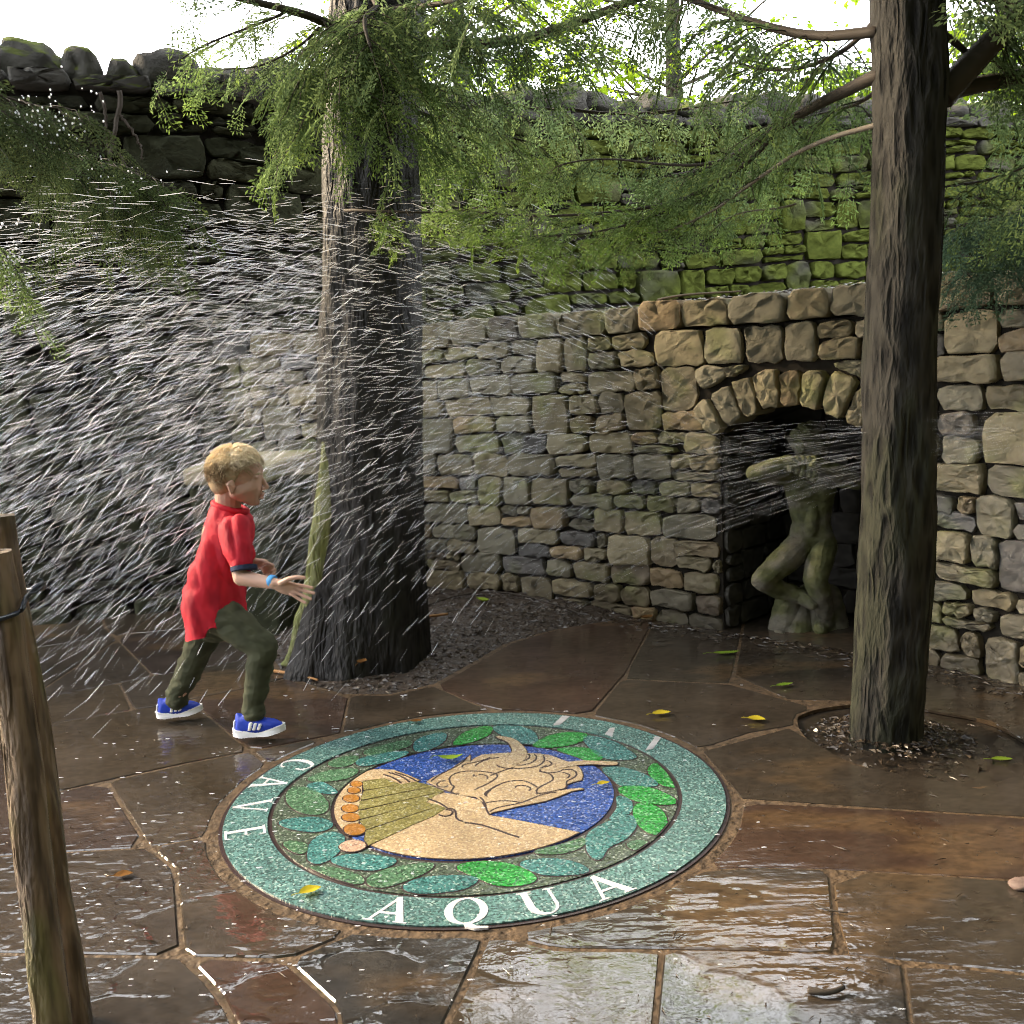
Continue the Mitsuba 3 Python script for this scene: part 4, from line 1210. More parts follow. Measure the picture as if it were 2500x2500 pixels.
TRI.append(crown(RT, rt[4], 4.2, 6.8, 4.0, 58, 401, lambda a, z: 0.9 < a < 2.5 or (z < 5.0 and a < 3.6)))
TRI.append(crown(LT, lt[4], 4.9, 7.4, 3.2, 36, 402, lambda a, z: 0.6 < a < 2.6))

# leafy trees beyond the wall
for lab, base, spots in (
        ('sunlit lime green broadleaf tree beyond the wall to the right of the thick trunk', (-0.3, 10.2), [(800, 130, 8.6), (860, 190, 8.6), (830, 230, 8.6), (780, 180, 8.7), (900, 215, 8.6), (730, 60, 8.8), (610, 80, 8.8), (560, 130, 8.9), (600, 150, 8.8), (660, 200, 8.8)]),
        ('lime green broadleaf tree seen through the needles above the middle of the wall', (2.0, 10.6), [(1130, 100, 9.0), (1180, 190, 9.0), (1290, 200, 9.0), (1390, 190, 9.0), (1440, 170, 9.1), (1100, 60, 9.1), (1240, 190, 9.1), (1560, 200, 9.2), (1330, 60, 9.3)]),
        ('yellow green broadleaf tree behind the wall in the upper right corner', (5.2, 9.6), [(1830, 60, 8.2), (1880, 100, 8.2), (1900, 40, 8.3), (1850, 120, 8.2), (1920, 190, 8.2), (1810, 110, 8.4), (1790, 40, 8.4), (1930, 120, 8.2), (1790, 150, 8.3)])):
    BT = thing('broadleaf_tree', lab, 'tree')
    b0 = np.array([base[0] * 1.3, base[1] + 4.2, -0.02])
    part(BT, 'trunk', trunk([b0, b0 + [0.05, 0, 1.5], b0 + [0.0, 0.1, 4.0], b0 + [0.1, 0, 8.2]], [0.16, 0.13, 0.11, 0.04], [(1, 0.03, 0.5)], 0.3, n=40, sides=20, seed=8), 'bark', smooth=True)
    B = Boughs(BT, int(base[0] * 100) + 700, 'broad', BROAD)
    for q in spots:
        e = atY(q[0], q[1], q[2] + 3.2)
        s0 = b0 + [0, 0, min(max(e[2] - 1.0, 1.0), 4.5)]
        B.bough([s0, s0 * 0.5 + e * 0.5 + [0, 0, 0.15], e * 0.93 + s0 * 0.07, e], 0.025, 0.006, 8, 0.55, 0.45, t0=0.72, scale=1.35, step=0.14, young=0.5, branch=True)
    for i in range(14 if base[0] < 3 else 30):
        a = B.g.uniform(0, 2 * np.pi)
        s0 = b0 + [0, 0, B.g.uniform(4.6, 8.0)]
        d = np.array([math.cos(a), math.sin(a) * 0.8, B.g.uniform(0.05, 0.4)])
        B.bough([s0, s0 + d * 0.8, s0 + d * 1.5, s0 + d * 2.1], 0.025, 0.006, 9, 0.6, 0.3, t0=0.3, scale=1.7, step=0.2, young=0.4)
    TRI.append(B.done())
print('foliage triangles', TRI, sum(TRI))

# ------------------------------------------------------------------ figures
def chain(*balls):
    """Hull of balls [(centre, radius)], one after the other."""
    S = [m3.Manifold.sphere(r, 20).translate(tuple(map(float, c))) for c, r in balls]
    return m3.Manifold.batch_boolean([m3.Manifold.batch_hull([a, b]) for a, b in zip(S[:-1], S[1:])] if len(S) > 1 else S, m3.OpType.Add)


def hull(*balls):
    return m3.Manifold.batch_hull([m3.Manifold.sphere(r, 20).translate(tuple(map(float, c))) for c, r in balls])


def ellipsoid(c, r, n=40):
    return m3.Manifold.sphere(1.0, n).scale(tuple(map(float, r))).translate(tuple(map(float, c)))


def join(*ms):
    return m3.Manifold.batch_boolean(list(ms), m3.OpType.Add)


def skin(m, ln, it=10, lamb=0.5):
    q = m.refine_to_length(ln).to_mesh()
    t = trimesh.Trimesh(q.vert_properties[:, :3], q.tri_verts, process=True)
    if it:
        old = np.array(t.vertices)
        trimesh.smoothing.filter_taubin(t, lamb=lamb, nu=lamb + 0.03, iterations=it)
        new = np.array(t.vertices)
        far = ~(np.linalg.norm(new - old, axis=1) < 2.5 * ln)
        new[far] = old[far]
        t.vertices = new
    return t


def ruffle(t, fn):
    """Moves the vertices along their normals by fn(points)."""
    n = np.array(t.vertex_normals)
    t.vertices = np.array(t.vertices) + n * fn(np.array(t.vertices))[:, None]
    return t


def col_skin(p, n, uv):
    return mi.Color3f(0.50, 0.31, 0.23) * (0.85 + 0.3 * fbm(p.x * 30, p.y * 30, p.z * 30, 3))


mat('skin', princ(proc(col_skin), 0.42, 0.45))
mat('hair', princ(proc(lambda p, n, uv: mix((0.30, 0.215, 0.12), (0.80, 0.69, 0.48), smoothstep(0.25, 0.85, fbm(p.x * 50, p.y * 60, p.z * 50, 3) * 0.5 + 0.6 * smoothstep(HC[2] + 0.01, HC[2] + 0.09, p.z)))), 0.5, 0.4))  # light from above put into the hair: paler towards the crown
mat('shirt', bump(princ(proc(lambda p, n, uv: mix((0.52, 0.014, 0.03), (0.30, 0.006, 0.018), smoothstep(0.34, 0.72, fbm(p.x * 22, p.y * 14, p.z * 9, 4)))), 0.7, 0.3, sheen=0.3),
                  lambda p, n, uv: 0.012 * fbm(p.x * 16, p.y * 14, p.z * 7, 3) + 0.0008 * noise(p.x * 400, p.y * 400, p.z * 400)))
mat('trousers', bump(princ(proc(lambda p, n, uv: mi.Color3f(0.06, 0.064, 0.038) * (0.45 + 1.1 * fbm(p.x * 24, p.y * 24, p.z * 15, 4))), 0.85, 0.2),
                     lambda p, n, uv: 0.010 * fbm(p.x * 22, p.y * 22, p.z * 30, 3) + 0.0008 * noise(p.x * 350, p.y * 350, p.z * 350)))
mat('shoe_blue', bump(princ((0.012, 0.045, 0.42), 0.5, 0.4), lambda p, n, uv: 0.001 * noise(p.x * 300, p.y * 300, p.z * 300)))
mat('white', princ((0.78, 0.78, 0.78), 0.5, 0.4))
mat('navy', princ((0.02, 0.03, 0.07), 0.7, 0.3))
mat('band_blue', princ((0.06, 0.30, 0.66), 0.5, 0.4))
mat('eye', princ((0.03, 0.025, 0.02), 0.15, 0.5))
mat('lip', princ((0.42, 0.16, 0.13), 0.4, 0.4))

BOY = thing('person', 'blond boy in a red shirt, olive trousers and blue trainers running through the water spray', 'person')
HC = atY(447, 899, 3.72)
yaw = math.radians(8)
hx, hy, hz = np.array([math.cos(yaw), math.sin(yaw), 0]), np.array([-math.sin(yaw), math.cos(yaw), 0]), np.array([0, 0, 1.0])
tl = math.radians(-4)
hx, hz = hx * math.cos(tl) - hz * math.sin(tl) * -1, hz * math.cos(tl) + hx * math.sin(tl) * -1


def H(x, y, z):
    return HC + hx * x + hy * y + hz * z


def hell(c, r):
    M = np.c_[hx * r[0], hy * r[1], hz * r[2], H(*c)]
    return m3.Manifold.sphere(1.0, 48).transform(M)


head = join(hell((0.0, 0, 0.022), (0.090, 0.074, 0.080)),
            hull((H(0.068, 0, 0.028), 0.026), (H(0.066, -0.026, 0.004), 0.022), (H(0.066, 0.026, 0.004), 0.022), (H(0.056, -0.034, -0.035), 0.027), (H(0.056, 0.034, -0.035), 0.027), (H(0.0, -0.044, -0.055), 0.024), (H(0.0, 0.044, -0.055), 0.024),
                 (H(0.056, -0.012, -0.088), 0.019), (H(0.056, 0.012, -0.088), 0.019), (H(0.074, 0, -0.055), 0.016)),
            hull((H(0.068, 0, -0.093), 0.014), (H(0.055, 0, -0.085), 0.02)),
            chain((H(0.086, 0, 0.0), 0.007), (H(0.096, 0, -0.018), 0.008), (H(0.1075, 0, -0.037), 0.0088)), hull((H(0.094, -0.011, -0.043), 0.0065), (H(0.094, 0.011, -0.043), 0.0065), (H(0.103, 0, -0.040), 0.008)),
            hull((H(0.088, -0.012, -0.063), 0.0065), (H(0.088, 0.012, -0.063), 0.0065), (H(0.093, 0, -0.062), 0.0065)), hull((H(0.085, -0.011, -0.076), 0.0065), (H(0.085, 0.011, -0.076), 0.0065), (H(0.089, 0, -0.077), 0.0065)),
            hull((H(0.070, -0.044, 0.002), 0.009), (H(0.084, -0.016, 0.004), 0.008)), hull((H(0.070, 0.044, 0.002), 0.009), (H(0.084, 0.016, 0.004), 0.008)),
            hull((H(-0.010, -0.070, -0.012), 0.008), (H(-0.020, -0.078, -0.022), 0.008), (H(-0.012, -0.074, -0.052), 0.006), (H(-0.002, -0.072, -0.030), 0.006)),
            hull((H(-0.010, 0.070, -0.012), 0.008), (H(-0.020, 0.078, -0.022), 0.008), (H(-0.012, 0.074, -0.052), 0.006), (H(-0.002, 0.072, -0.030), 0.006)),
            hull((H(-0.030, 0, -0.045), 0.05), (atY(430, 968, 3.73), 0.046)))
N_ = atY(430, 968, 3.73)
shR, elR, wrR = atY(441, 998, 3.62), atY(455, 1090, 3.55), atY(518, 1101, 3.50)
shL, elL, wrL = atY(434, 998, 3.84), atY(452, 1062, 3.92), atY(497, 1064, 3.90)
pel = atY(408, 1150, 3.74)
hipR, knR, anR = atY(420, 1160, 3.68), atY(497, 1222, 3.62), atY(479, 1342, 3.64)
hipL, knL, anL = atY(398, 1165, 3.80), atY(368, 1238, 3.84), atY(334, 1322, 3.89)
limbs = [chain((N_, 0.046), (atY(425, 1010, 3.73), 0.085), (pel, 0.085)), chain((atY(428, 990, 3.73), 0.05), (shR, 0.034), (elR, 0.029), (wrR, 0.0205)), chain((atY(428, 990, 3.73), 0.05), (shL, 0.034), (elL, 0.029), (wrL, 0.0205)),
         chain((pel, 0.08), (hipR, 0.06), (knR, 0.04), (anR, 0.028)), chain((pel, 0.08), (hipL, 0.06), (knL, 0.04), (anL, 0.028))]
Yh = 3.49
hand = [hull((wrR, 0.019), (atY(531, 1100, Yh), 0.013), (atY(556, 1104, Yh), 0.009), (atY(552, 1120, Yh + .01), 0.009), (atY(534, 1114, Yh + .01), 0.012))]
for pts, r in (([(554, 1103), (569, 1105), (580, 1107), (589, 1109)], 0.0070), ([(555, 1109), (572, 1114), (583, 1117), (592, 1119)], 0.0072), ([(553, 1115), (568, 1122), (579, 1127), (586, 1130)], 0.0070), ([(549, 1120), (562, 1129), (570, 1134), (576, 1137)], 0.0062)):
    hand.append(chain(*[((atY(x, y, Yh - 0.004 * k) + [0, 0, 0]), r * (1.0 - 0.09 * k)) for k, (x, y) in enumerate(pts)]))
hand.append(chain((atY(530, 1100, Yh - .012), 0.0105), (atY(545, 1092, Yh - .022), 0.0085), (atY(560, 1089, Yh - .026), 0.0072), (atY(574, 1090, Yh - .028), 0.0062)))
fist = [hull((wrL, 0.0195), (atY(505, 1068, 3.89), 0.016), (atY(511, 1073, 3.885), 0.013), (atY(502, 1078, 3.88), 0.014))]
for k, (x, y) in enumerate([(512, 1068), (516, 1074), (515, 1080), (510, 1084)]):
    a = atY(x - 3, y - 1, 3.885 - 0.004 * k)
    fist.append(chain((a, 0.0078), (a + [0.013, -0.012, -0.002], 0.0075), (a + [0.004, -0.024, -0.006], 0.007), (a + [-0.010, -0.020, -0.006], 0.0065)))
fist.append(chain((atY(500, 1066, 3.87), 0.009), (atY(508, 1064, 3.862), 0.008), (atY(514, 1067, 3.855), 0.007)))
body = skin(join(head, *limbs, *hand, *fist), 0.0055, 8)
part(BOY, 'body', body, 'skin', smooth=True)
for sy in (-1, 1):
    part(BOY, 'eye', skin(hull((H(0.079, 0.028 * sy, -0.013), 0.0075), (H(0.075, 0.036 * sy, -0.013), 0.006)), 0.004, 0), 'eye', smooth=True)
    part(BOY, 'eyebrow', skin(chain((H(0.088, 0.016 * sy, 0.010), 0.004), (H(0.082, 0.034 * sy, 0.014), 0.0045), (H(0.070, 0.046 * sy, 0.008), 0.003)), 0.004, 0), 'hair', smooth=True)
part(BOY, 'lips', skin(hull((H(0.0925, 0, -0.069), 0.0045), (H(0.087, -0.013, -0.071), 0.0035), (H(0.087, 0.013, -0.071), 0.0035)), 0.004, 0), 'lip', smooth=True)
# hair: a cap that follows the skull, ruffled, and loose strands
cap = hell((-0.006, 0, 0.025), (0.0955, 0.080, 0.0845)) + hell((-0.045, 0, -0.012), (0.058, 0.068, 0.062))
keepout = m3.Manifold.batch_hull([m3.Manifold.sphere(0.004, 8).translate(tuple(H(*c))) for c in [(0.088, -0.1, 0.066), (0.088, 0.1, 0.066), (0.03, -0.1, 0.028), (0.03, 0.1, 0.028), (0.005, -0.1, -0.01), (0.005, 0.1, -0.01), (-0.02, -0.1, -0.2), (-0.02, 0.1, -0.2), (0.3, -0.1, -0.2), (0.3, 0.1, -0.2), (0.3, -0.1, 0.09), (0.3, 0.1, 0.09)]])
hair = skin(cap - keepout, 0.006, 6)
loc = lambda P: np.c_[(P - HC) @ hx, (P - HC) @ hy, (P - HC) @ hz]
ruffle(hair, lambda P: 0.008 * (meshkit.fbm(loc(P) * [22, 70, 40], 3, 2) - 0.4))
gh = np.random.default_rng(51)
strands = []
while len(strands) < 2200:
    u = unit(gh.normal(0, 1, 3))
    if not (u[2] > 0.1 or u[0] < -0.25) or (u[0] > 0.45 and u[2] < 0.45) or (u[2] < -0.5):
        continue
    p = np.array([-0.006, 0, 0.026]) + u * np.array([0.096, 0.080, 0.085])
    flow = np.array([0.55 if u[0] > -0.1 else -0.25, 0.15 * np.sign(u[1]), -0.35 if u[2] < 0.55 else 0.05]) + gh.normal(0, 0.22, 3)
    flow -= u * (flow @ u)
    ln = gh.uniform(0.025, 0.06)
    q = [H(*(p + flow * ln * t + u * (0.002 + 0.014 * math.sin(t * 2.6)) * gh.uniform(0.4, 1.0))) for t in np.linspace(0, 1, 4)]
    strands.append(tube(np.array(q), [0.0015, 0.0014, 0.0011, 0.0004], 3, cap=False))
part(BOY, 'hair', cat([hair] + strands), 'hair', smooth=True)

# shirt: lofted rings, then sleeves
PX = 3.76 / 1911
rings = []
for cx, y, hw, hd in [(434, 950, 23, 0.060), (434, 962, 33, 0.085), (433, 978, 43, 0.115), (430, 1000, 48, 0.128), (422, 1032, 52, 0.128), (412, 1075, 54, 0.132), (404, 1112, 61, 0.138), (404, 1145, 62, 0.142), (407, 1172, 58, 0.142), (408, 1190, 56, 0.140)]:
    c = atY(cx, y, 3.735)
    a = np.linspace(0, 2 * np.pi, 49)[:-1]
    e = 0.8
    X = np.sign(np.cos(a)) * np.abs(np.cos(a)) ** e * hw * PX
    Yv = np.sign(np.sin(a)) * np.abs(np.sin(a)) ** e * hd
    dz = 0.0
    if y >= 1172:
        dz = np.where(X < 0.02, -0.012, 0.028) + 0.01 * np.sin(3 * a)
    if y <= 962:
        dz = -0.9 * (X / (hw * PX)) * 0.018
    rings.append(np.c_[c[0] + X, c[1] + Yv, c[2] + dz + 0 * X])
R_ = np.array(rings)
nr = len(R_)
v = np.vstack([R_.reshape(-1, 3), R_[0].mean(0)[None], R_[-1].mean(0)[None] + [0, 0, 0.03]])
i, j = np.meshgrid(np.arange(nr - 1), np.arange(48), indexing='ij')
qd = np.stack([i * 48 + j, (i + 1) * 48 + j, (i + 1) * 48 + (j + 1) % 48, i * 48 + (j + 1) % 48], -1).reshape(-1, 4)
k = np.arange(48)
f = np.vstack([qd[:, :3], qd[:, [0, 2, 3]], np.stack([k, (k + 1) % 48, 0 * k + nr * 48], 1), np.stack([(nr - 1) * 48 + (k + 1) % 48, (nr - 1) * 48 + k, 0 * k + nr * 48 + 1], 1)])
tmp = trimesh.Trimesh(v, f, process=True)
trimesh.repair.fix_normals(tmp)
loft = m3.Manifold(m3.Mesh(np.asarray(tmp.vertices, np.float32), np.asarray(tmp.faces, np.uint32)))
slR = hull((atY(446, 994, 3.625), 0.053), (atY(440, 1002, 3.635), 0.054), (atY(458, 1064, 3.565), 0.047), (atY(452, 1062, 3.57), 0.045))
slL = hull((atY(440, 992, 3.83), 0.050), (atY(460, 1045, 3.90), 0.046))
cutR = hull((elR + [0.02, -0.01, 0.0], 0.052), (elR + [0.05, -0.01, -0.12], 0.09))
shirt = skin(join(loft, slR, slL), 0.009, 14)
shirt = ruffle(shirt, lambda P: 0.018 * (meshkit.fbm(P * [13, 10, 5.5], 3, 6) - 0.5) - 0.013 * np.clip(1 - 5 * np.abs(meshkit.fbm(P * [10, 8, 4.5] + P[:, 2:] * [3, 0, 0], 2, 16) - 0.5), 0, 1) + 0.005 * (meshkit.fbm(P * [34, 26, 18], 3, 7) - 0.5))
part(BOY, 'shirt', shirt, 'shirt', smooth=True)
sa, sb = atY(460, 1068, 3.556), atY(461, 1077, 3.551)
part(BOY, 'sleeve_trim', tube([sa, sa * 0.95 + sb * 0.05, sb * 0.9 + sa * 0.1, sb], [0.040, 0.0475, 0.0465, 0.036], 28), 'navy', smooth=50, label='navy blue sleeve trim')
nk = atY(434, 955, 3.73)
ca = np.linspace(0, 2 * np.pi, 29)
part(BOY, 'collar', tube(np.c_[nk[0] + 0.058 * np.cos(ca), nk[1] + 0.062 * np.sin(ca), nk[2] - 0.020 * np.cos(ca) - 0.004], 0.0115, 10, cap=False), 'shirt', smooth=True)
# trousers
TR = join(chain((atY(406, 1140, 3.74), 0.10), (atY(409, 1165, 3.74), 0.098)), chain((hipR, 0.078), ((hipR + knR) / 2, 0.068), (knR, 0.056), ((knR + anR) / 2 + [-0.006, 0, 0], 0.049), (anR + [0, 0, 0.03], 0.042), (anR + [0, 0, 0.0], 0.046)),
          chain((hipL, 0.078), ((hipL + knL) / 2, 0.066), (knL, 0.056), ((knL + anL) / 2, 0.050), (anL + [0, 0, 0.03], 0.043), (anL + [0, 0, 0.004], 0.046)))
tro = ruffle(skin(TR, 0.009, 12), lambda P: 0.011 * (meshkit.fbm(P * [16, 14, 20], 3, 8) - 0.5) - 0.004 * np.clip(1 - 5 * np.abs(meshkit.fbm(P * [9, 9, 22], 2, 18) - 0.5), 0, 1) + 0.007 * (meshkit.fbm(P * [40, 30, 55], 2, 9) - 0.5))
part(BOY, 'trousers', tro, 'trousers', smooth=True)
# wristband
bc = atY(513, 1098, 3.508)
d = unit(wrR - elR)
part(BOY, 'wristband', tube([bc - d * 0.010, bc - d * 0.004, bc + d * 0.004, bc + d * 0.010], [0.0235, 0.0255, 0.0255, 0.0235], 20), 'band_blue', smooth=40)


def shoe(heel, yaw, pitch, L=0.185):
    """A running shoe: x from heel to toe, z up; heel = where the sole's heel is."""
    Rz = trimesh.transformations.rotation_matrix(yaw, [0, 0, 1]) @ trimesh.transformations.rotation_matrix(-pitch, [0, 1, 0])
    M = np.eye(4)
    M[:3, 3] = heel
    M = M @ Rz
    s = L / 0.185
    sh = thing  # noqa
    up = join(hull(((0.028, 0, 0.052), 0.027), ((0.020, 0, 0.034), 0.026), ((0.085, -0.008, 0.034), 0.029), ((0.085, 0.008, 0.034), 0.029), ((0.055, 0, 0.060), 0.027)), hull(((0.085, -0.010, 0.034), 0.028), ((0.085, 0.010, 0.034), 0.028), ((0.135, -0.012, 0.030), 0.021), ((0.135, 0.012, 0.030), 0.021), ((0.160, 0, 0.027), 0.017)),
              chain(((0.022, 0, 0.060), 0.022), ((0.012, 0, 0.078), 0.009)), chain(((0.055, 0, 0.066), 0.024), ((0.066, 0, 0.082), 0.012))).scale((s, s, s))
    out = np.array([(-0.012, 0.012), (0.0, 0.030), (0.045, 0.031), (0.085, 0.031), (0.130, 0.037), (0.165, 0.029), (0.184, 0.008), (0.184, -0.008), (0.165, -0.029), (0.130, -0.037), (0.085, -0.031), (0.045, -0.031), (0.0, -0.030), (-0.012, -0.012)])
    sole = trimesh.creation.extrude_polygon(closed(out, 60), 0.024, engine='earcut').subdivide_to_size(0.012)
    v = np.array(sole.vertices)
    v[:, 2] += 0.010 * np.clip(v[:, 0] - 0.12, 0, 1) / 0.065 + 0.008 * np.clip(0.03 - v[:, 0], 0, 1) / 0.04
    v[:, 1] *= 1 + 0.12 * np.cos((v[:, 2]) / 0.024 * np.pi)
    sole.vertices = v * s
    upper = skin(up, 0.006, 6)
    for q in (sole, upper):
        q.apply_transform(M)
    k1 = part(BOY, 'shoe', upper, 'shoe_blue', smooth=True)
    part(k1, 'sole', sole, 'white', smooth=45)
    for j in range(3):
        x = 0.058 + 0.017 * j
        ms = []
        for sy in (-1, 1):
            b = m3.Manifold.batch_hull([m3.Manifold.sphere(0.0035, 8).translate(c) for c in [(x, sy * 0.0375, 0.030), (x + 0.006, sy * 0.0375, 0.030), (x + 0.008, sy * 0.0345, 0.055 - 0.004 * j), (x + 0.014, sy * 0.0345, 0.055 - 0.004 * j)]]).scale((s, s, s)).to_mesh()
            t = TM(b.vert_properties[:, :3], b.tri_verts)
            t.apply_transform(M)
            ms.append(t)
        part(k1, 'stripe', cat(ms), 'white')
    hp = m3.Manifold.batch_hull([m3.Manifold.sphere(0.004, 8).translate(c) for c in [(-0.004, -0.013, 0.036), (-0.004, 0.013, 0.036), (0.0, -0.011, 0.058), (0.0, 0.011, 0.058)]]).scale((s, s, s)).to_mesh()
    t = TM(hp.vert_properties[:, :3], hp.tri_verts)
    t.apply_transform(M)
    part(k1, 'heel_patch', t, 'white')


f0 = atY(448, 1388, 3.64)
shoe(f0, math.radians(-3), math.radians(3.0))
f1 = atY(302, 1354, 3.90)
shoe(f1, math.radians(6), math.radians(4), 0.17)

# statue in the niche, weathered stone grown over with moss
def col_statue(p, n, uv):
    f = fbm(p.x * 30, p.y * 30, p.z * 30, 4)
    return mix(mi.Color3f(0.15, 0.138, 0.108), mi.Color3f(0.098, 0.104, 0.043), smoothstep(0.35, 0.6, fbm(p.x * 8, p.y * 8, p.z * 8, 3))) * (0.4 + 1.2 * f)


mat('statue_stone', bump(princ(proc(col_statue), 0.6, 0.4), bump_stone))
ys = 4.92
A = lambda x, y, dy=0.0: atY(x, y, ys + dy)
fig = join(hull((A(1531, 838), 0.060), (A(1526, 828), 0.057), (A(1518, 846, -0.035), 0.042), (A(1522, 862, -0.04), 0.034)), hull((A(1507, 836, -0.075), 0.016), (A(1512, 848, -0.085), 0.015)), hull((A(1505, 820, -0.05), 0.022), (A(1535, 816, -0.05), 0.024)),
           *[ellipsoid(A(x, y, d), (0.024, 0.024, 0.022), 14) for x, y, d in ((1502, 818, -0.05), (1515, 808, -0.05), (1530, 804, -0.04), (1546, 808, -0.03), (1556, 820, -0.01), (1560, 836, 0.0), (1524, 812, -0.06), (1540, 814, -0.05), (1552, 850, 0.0))],
           hull((A(1560, 838, 0.0), 0.012), (A(1574, 826, 0.0), 0.006)), hull((A(1500, 842, 0.0), 0.012), (A(1490, 828, 0.0), 0.006)),
           chain((A(1530, 860), 0.044), (A(1530, 885), 0.050)),
           hull((A(1494, 898), 0.042), (A(1563, 898), 0.042), (A(1507, 925, -0.02), 0.058), (A(1552, 925, -0.02), 0.058)), hull((A(1508, 922, -0.03), 0.05), (A(1520, 926, -0.035), 0.05)), hull((A(1542, 922, -0.03), 0.05), (A(1552, 926, -0.035), 0.05)),
           hull((A(1508, 935), 0.056), (A(1550, 935), 0.056), (A(1517, 985), 0.048), (A(1543, 985), 0.048)), hull((A(1517, 985), 0.048), (A(1543, 985), 0.048), (A(1511, 1028), 0.062), (A(1551, 1028), 0.062)), hull((A(1528, 1000, -0.04), 0.034), (A(1531, 960, -0.035), 0.03)),
           chain((A(1495, 894), 0.045), (A(1458, 898, -0.07), 0.039), (A(1424, 893, -0.12), 0.033)), chain((A(1424, 893, -0.12), 0.035), (A(1456, 880, -0.17), 0.030), (A(1488, 870, -0.19), 0.022)),
           chain((A(1562, 894), 0.047), (A(1592, 903, -0.05), 0.042), (A(1618, 907, -0.09), 0.036)), chain((A(1618, 907, -0.09), 0.038), (A(1582, 893, -0.15), 0.034), (A(1545, 876, -0.19), 0.024)),
           *[chain((A(1492 + 11 * j, 866, -0.20), 0.012), (A(1492 + 11 * j, 886 + 4 * j, -0.215), 0.011)) for j in range(5)],
           *[chain((A(1484 + 4 * j, 868 + 3 * j, -0.215), 0.010), (A(1494 + 4 * j, 868 + 4 * j, -0.23), 0.008)) for j in range(3)], *[chain((A(1550 - 3 * j, 870 + 4 * j, -0.21), 0.010), (A(1538 - 3 * j, 870 + 4 * j, -0.23), 0.008)) for j in range(3)],
           chain((A(1511, 1030), 0.070), (A(1475, 1062, -0.08), 0.060), (A(1438, 1094, -0.13), 0.046)), chain((A(1438, 1094, -0.13), 0.045), (A(1470, 1112, -0.07), 0.042), (A(1512, 1126, -0.08), 0.028)), hull((A(1512, 1126, -0.09), 0.028), (A(1532, 1140, -0.13), 0.024)),
           chain((A(1551, 1030), 0.068), (A(1545, 1062, -0.08), 0.060), (A(1538, 1092, -0.15), 0.050)), chain((A(1538, 1092, -0.15), 0.050), (A(1548, 1122, -0.12), 0.048), (A(1560, 1172, -0.04), 0.030)), hull((A(1558, 1178, -0.05), 0.032), (A(1548, 1188, -0.12), 0.026)),
           *[hull((A(1490 + 18 * j, 1126 + 6 * (j % 2), 0.02 * (j % 3)), 0.06), (A(1478 + 24 * j, 1198, -0.03 * (j % 2)), 0.075)) for j in range(5)], *[hull((A(1470 + 30 * j, 1203, -0.06), 0.035), (A(1485 + 28 * j, 1210, -0.12), 0.024)) for j in range(5)])
fig = ruffle(skin(fig, 0.011, 7), lambda P: 0.007 + 0.010 * (meshkit.fbm(P * 34, 4, 12) - 0.5) + 0.004 * (meshkit.fbm(P * 110, 2, 13) - 0.5))
solo('statue', fig, 'statue_stone', 'mossy weathered stone statue playing pipes inside the arched niche', 'statue', smooth=True)

# ------------------------------------------------------------------ stakes at the left edge, tied with wire
def stake(name, label, base, top, r, seed):
    base, top = np.array(base), np.array(top)
    m = trunk([base, base * 0.6 + top * 0.4, base * 0.2 + top * 0.8, top], [r, r * 0.96, r * 0.95, r * 0.93], [(0.4, -0.012, 0.8), (3.7, 0.008, 0.6)], 9.0, n=120, sides=40, seed=seed, amp=0.004)
    v, f = np.array(m.vertices), np.array(m.faces)
    n = len(v)
    v = np.vstack([v, v[-40:].mean(0)[None] + [0, 0, 0.004]])
    k = np.arange(40)
    m = TM(v, np.vstack([f, np.stack([n - 40 + k, n - 40 + (k + 1) % 40, 0 * k + n], 1)]))
    return solo(name, m, 'post_wood', label, 'stake', smooth=50)


b1, t1 = atY(152, 1960, 1.96), atY(8, 972, 1.99)
b1[2] = -0.1
stake('fence_stake', 'taller split wooden stake at the left edge, behind the shorter one', b1 , t1, 0.042, 61)
b2, t2 = atY(118, 1960, 1.84), atY(-6, 1040, 1.86)
b2[2] = -0.1
stake('fence_stake', 'shorter split wooden stake in front of the taller one at the left edge', b2, t2, 0.036, 62)
wp = [atY(-60, 1170, 1.80), atY(0, 1168, 1.815), atY(35, 1155, 1.83), atY(52, 1125, 1.89), atY(76, 1102, 1.925), atY(82, 1108, 1.97), atY(60, 1112, 2.04), atY(0, 1130, 2.04)]
solo('wire', tube(spline(wp, 40), 0.0045, 8), 'wire', 'dark fence wire twisted round the two wooden stakes', 'wire', smooth=True)
solo('wire', tube(spline([atY(40, 1150, 1.83), atY(60, 1120, 1.89), atY(74, 1112, 1.92), atY(80, 1096, 1.94), atY(70, 1092, 1.935)], 24), 0.003, 6), 'wire', 'short twisted end of wire on the edge of the taller stake', 'wire', smooth=True)

# ------------------------------------------------------------------ water
def fly(n, src, seed, speed, elev, azim, t_range, drag, spread=0.03):
    """Drops thrown from src: their place and velocity at a random moment of their flight (gravity and drag)."""
    g = np.random.default_rng(seed)
    sp, el, az = g.uniform(*speed, n), np.radians(g.uniform(*elev, n)), np.radians(g.uniform(*azim, n))
    v = np.stack([np.cos(el) * np.cos(az), np.cos(el) * np.sin(az), np.sin(el)], -1) * sp[:, None]
    p = src + g.normal(0, spread, (n, 3))
    t, kd = g.uniform(*t_range, n), g.uniform(*drag, n)
    dt = 0.01
    for i in range(int(t_range[1] / dt)):
        on = (t > i * dt)[:, None]
        a = -kd[:, None] * v * np.linalg.norm(v, axis=1, keepdims=True) + np.array([0, 0, -9.8])
        v = np.where(on, v + a * dt, v)
        p = np.where(on, p + v * dt, p)
    return p, v, t


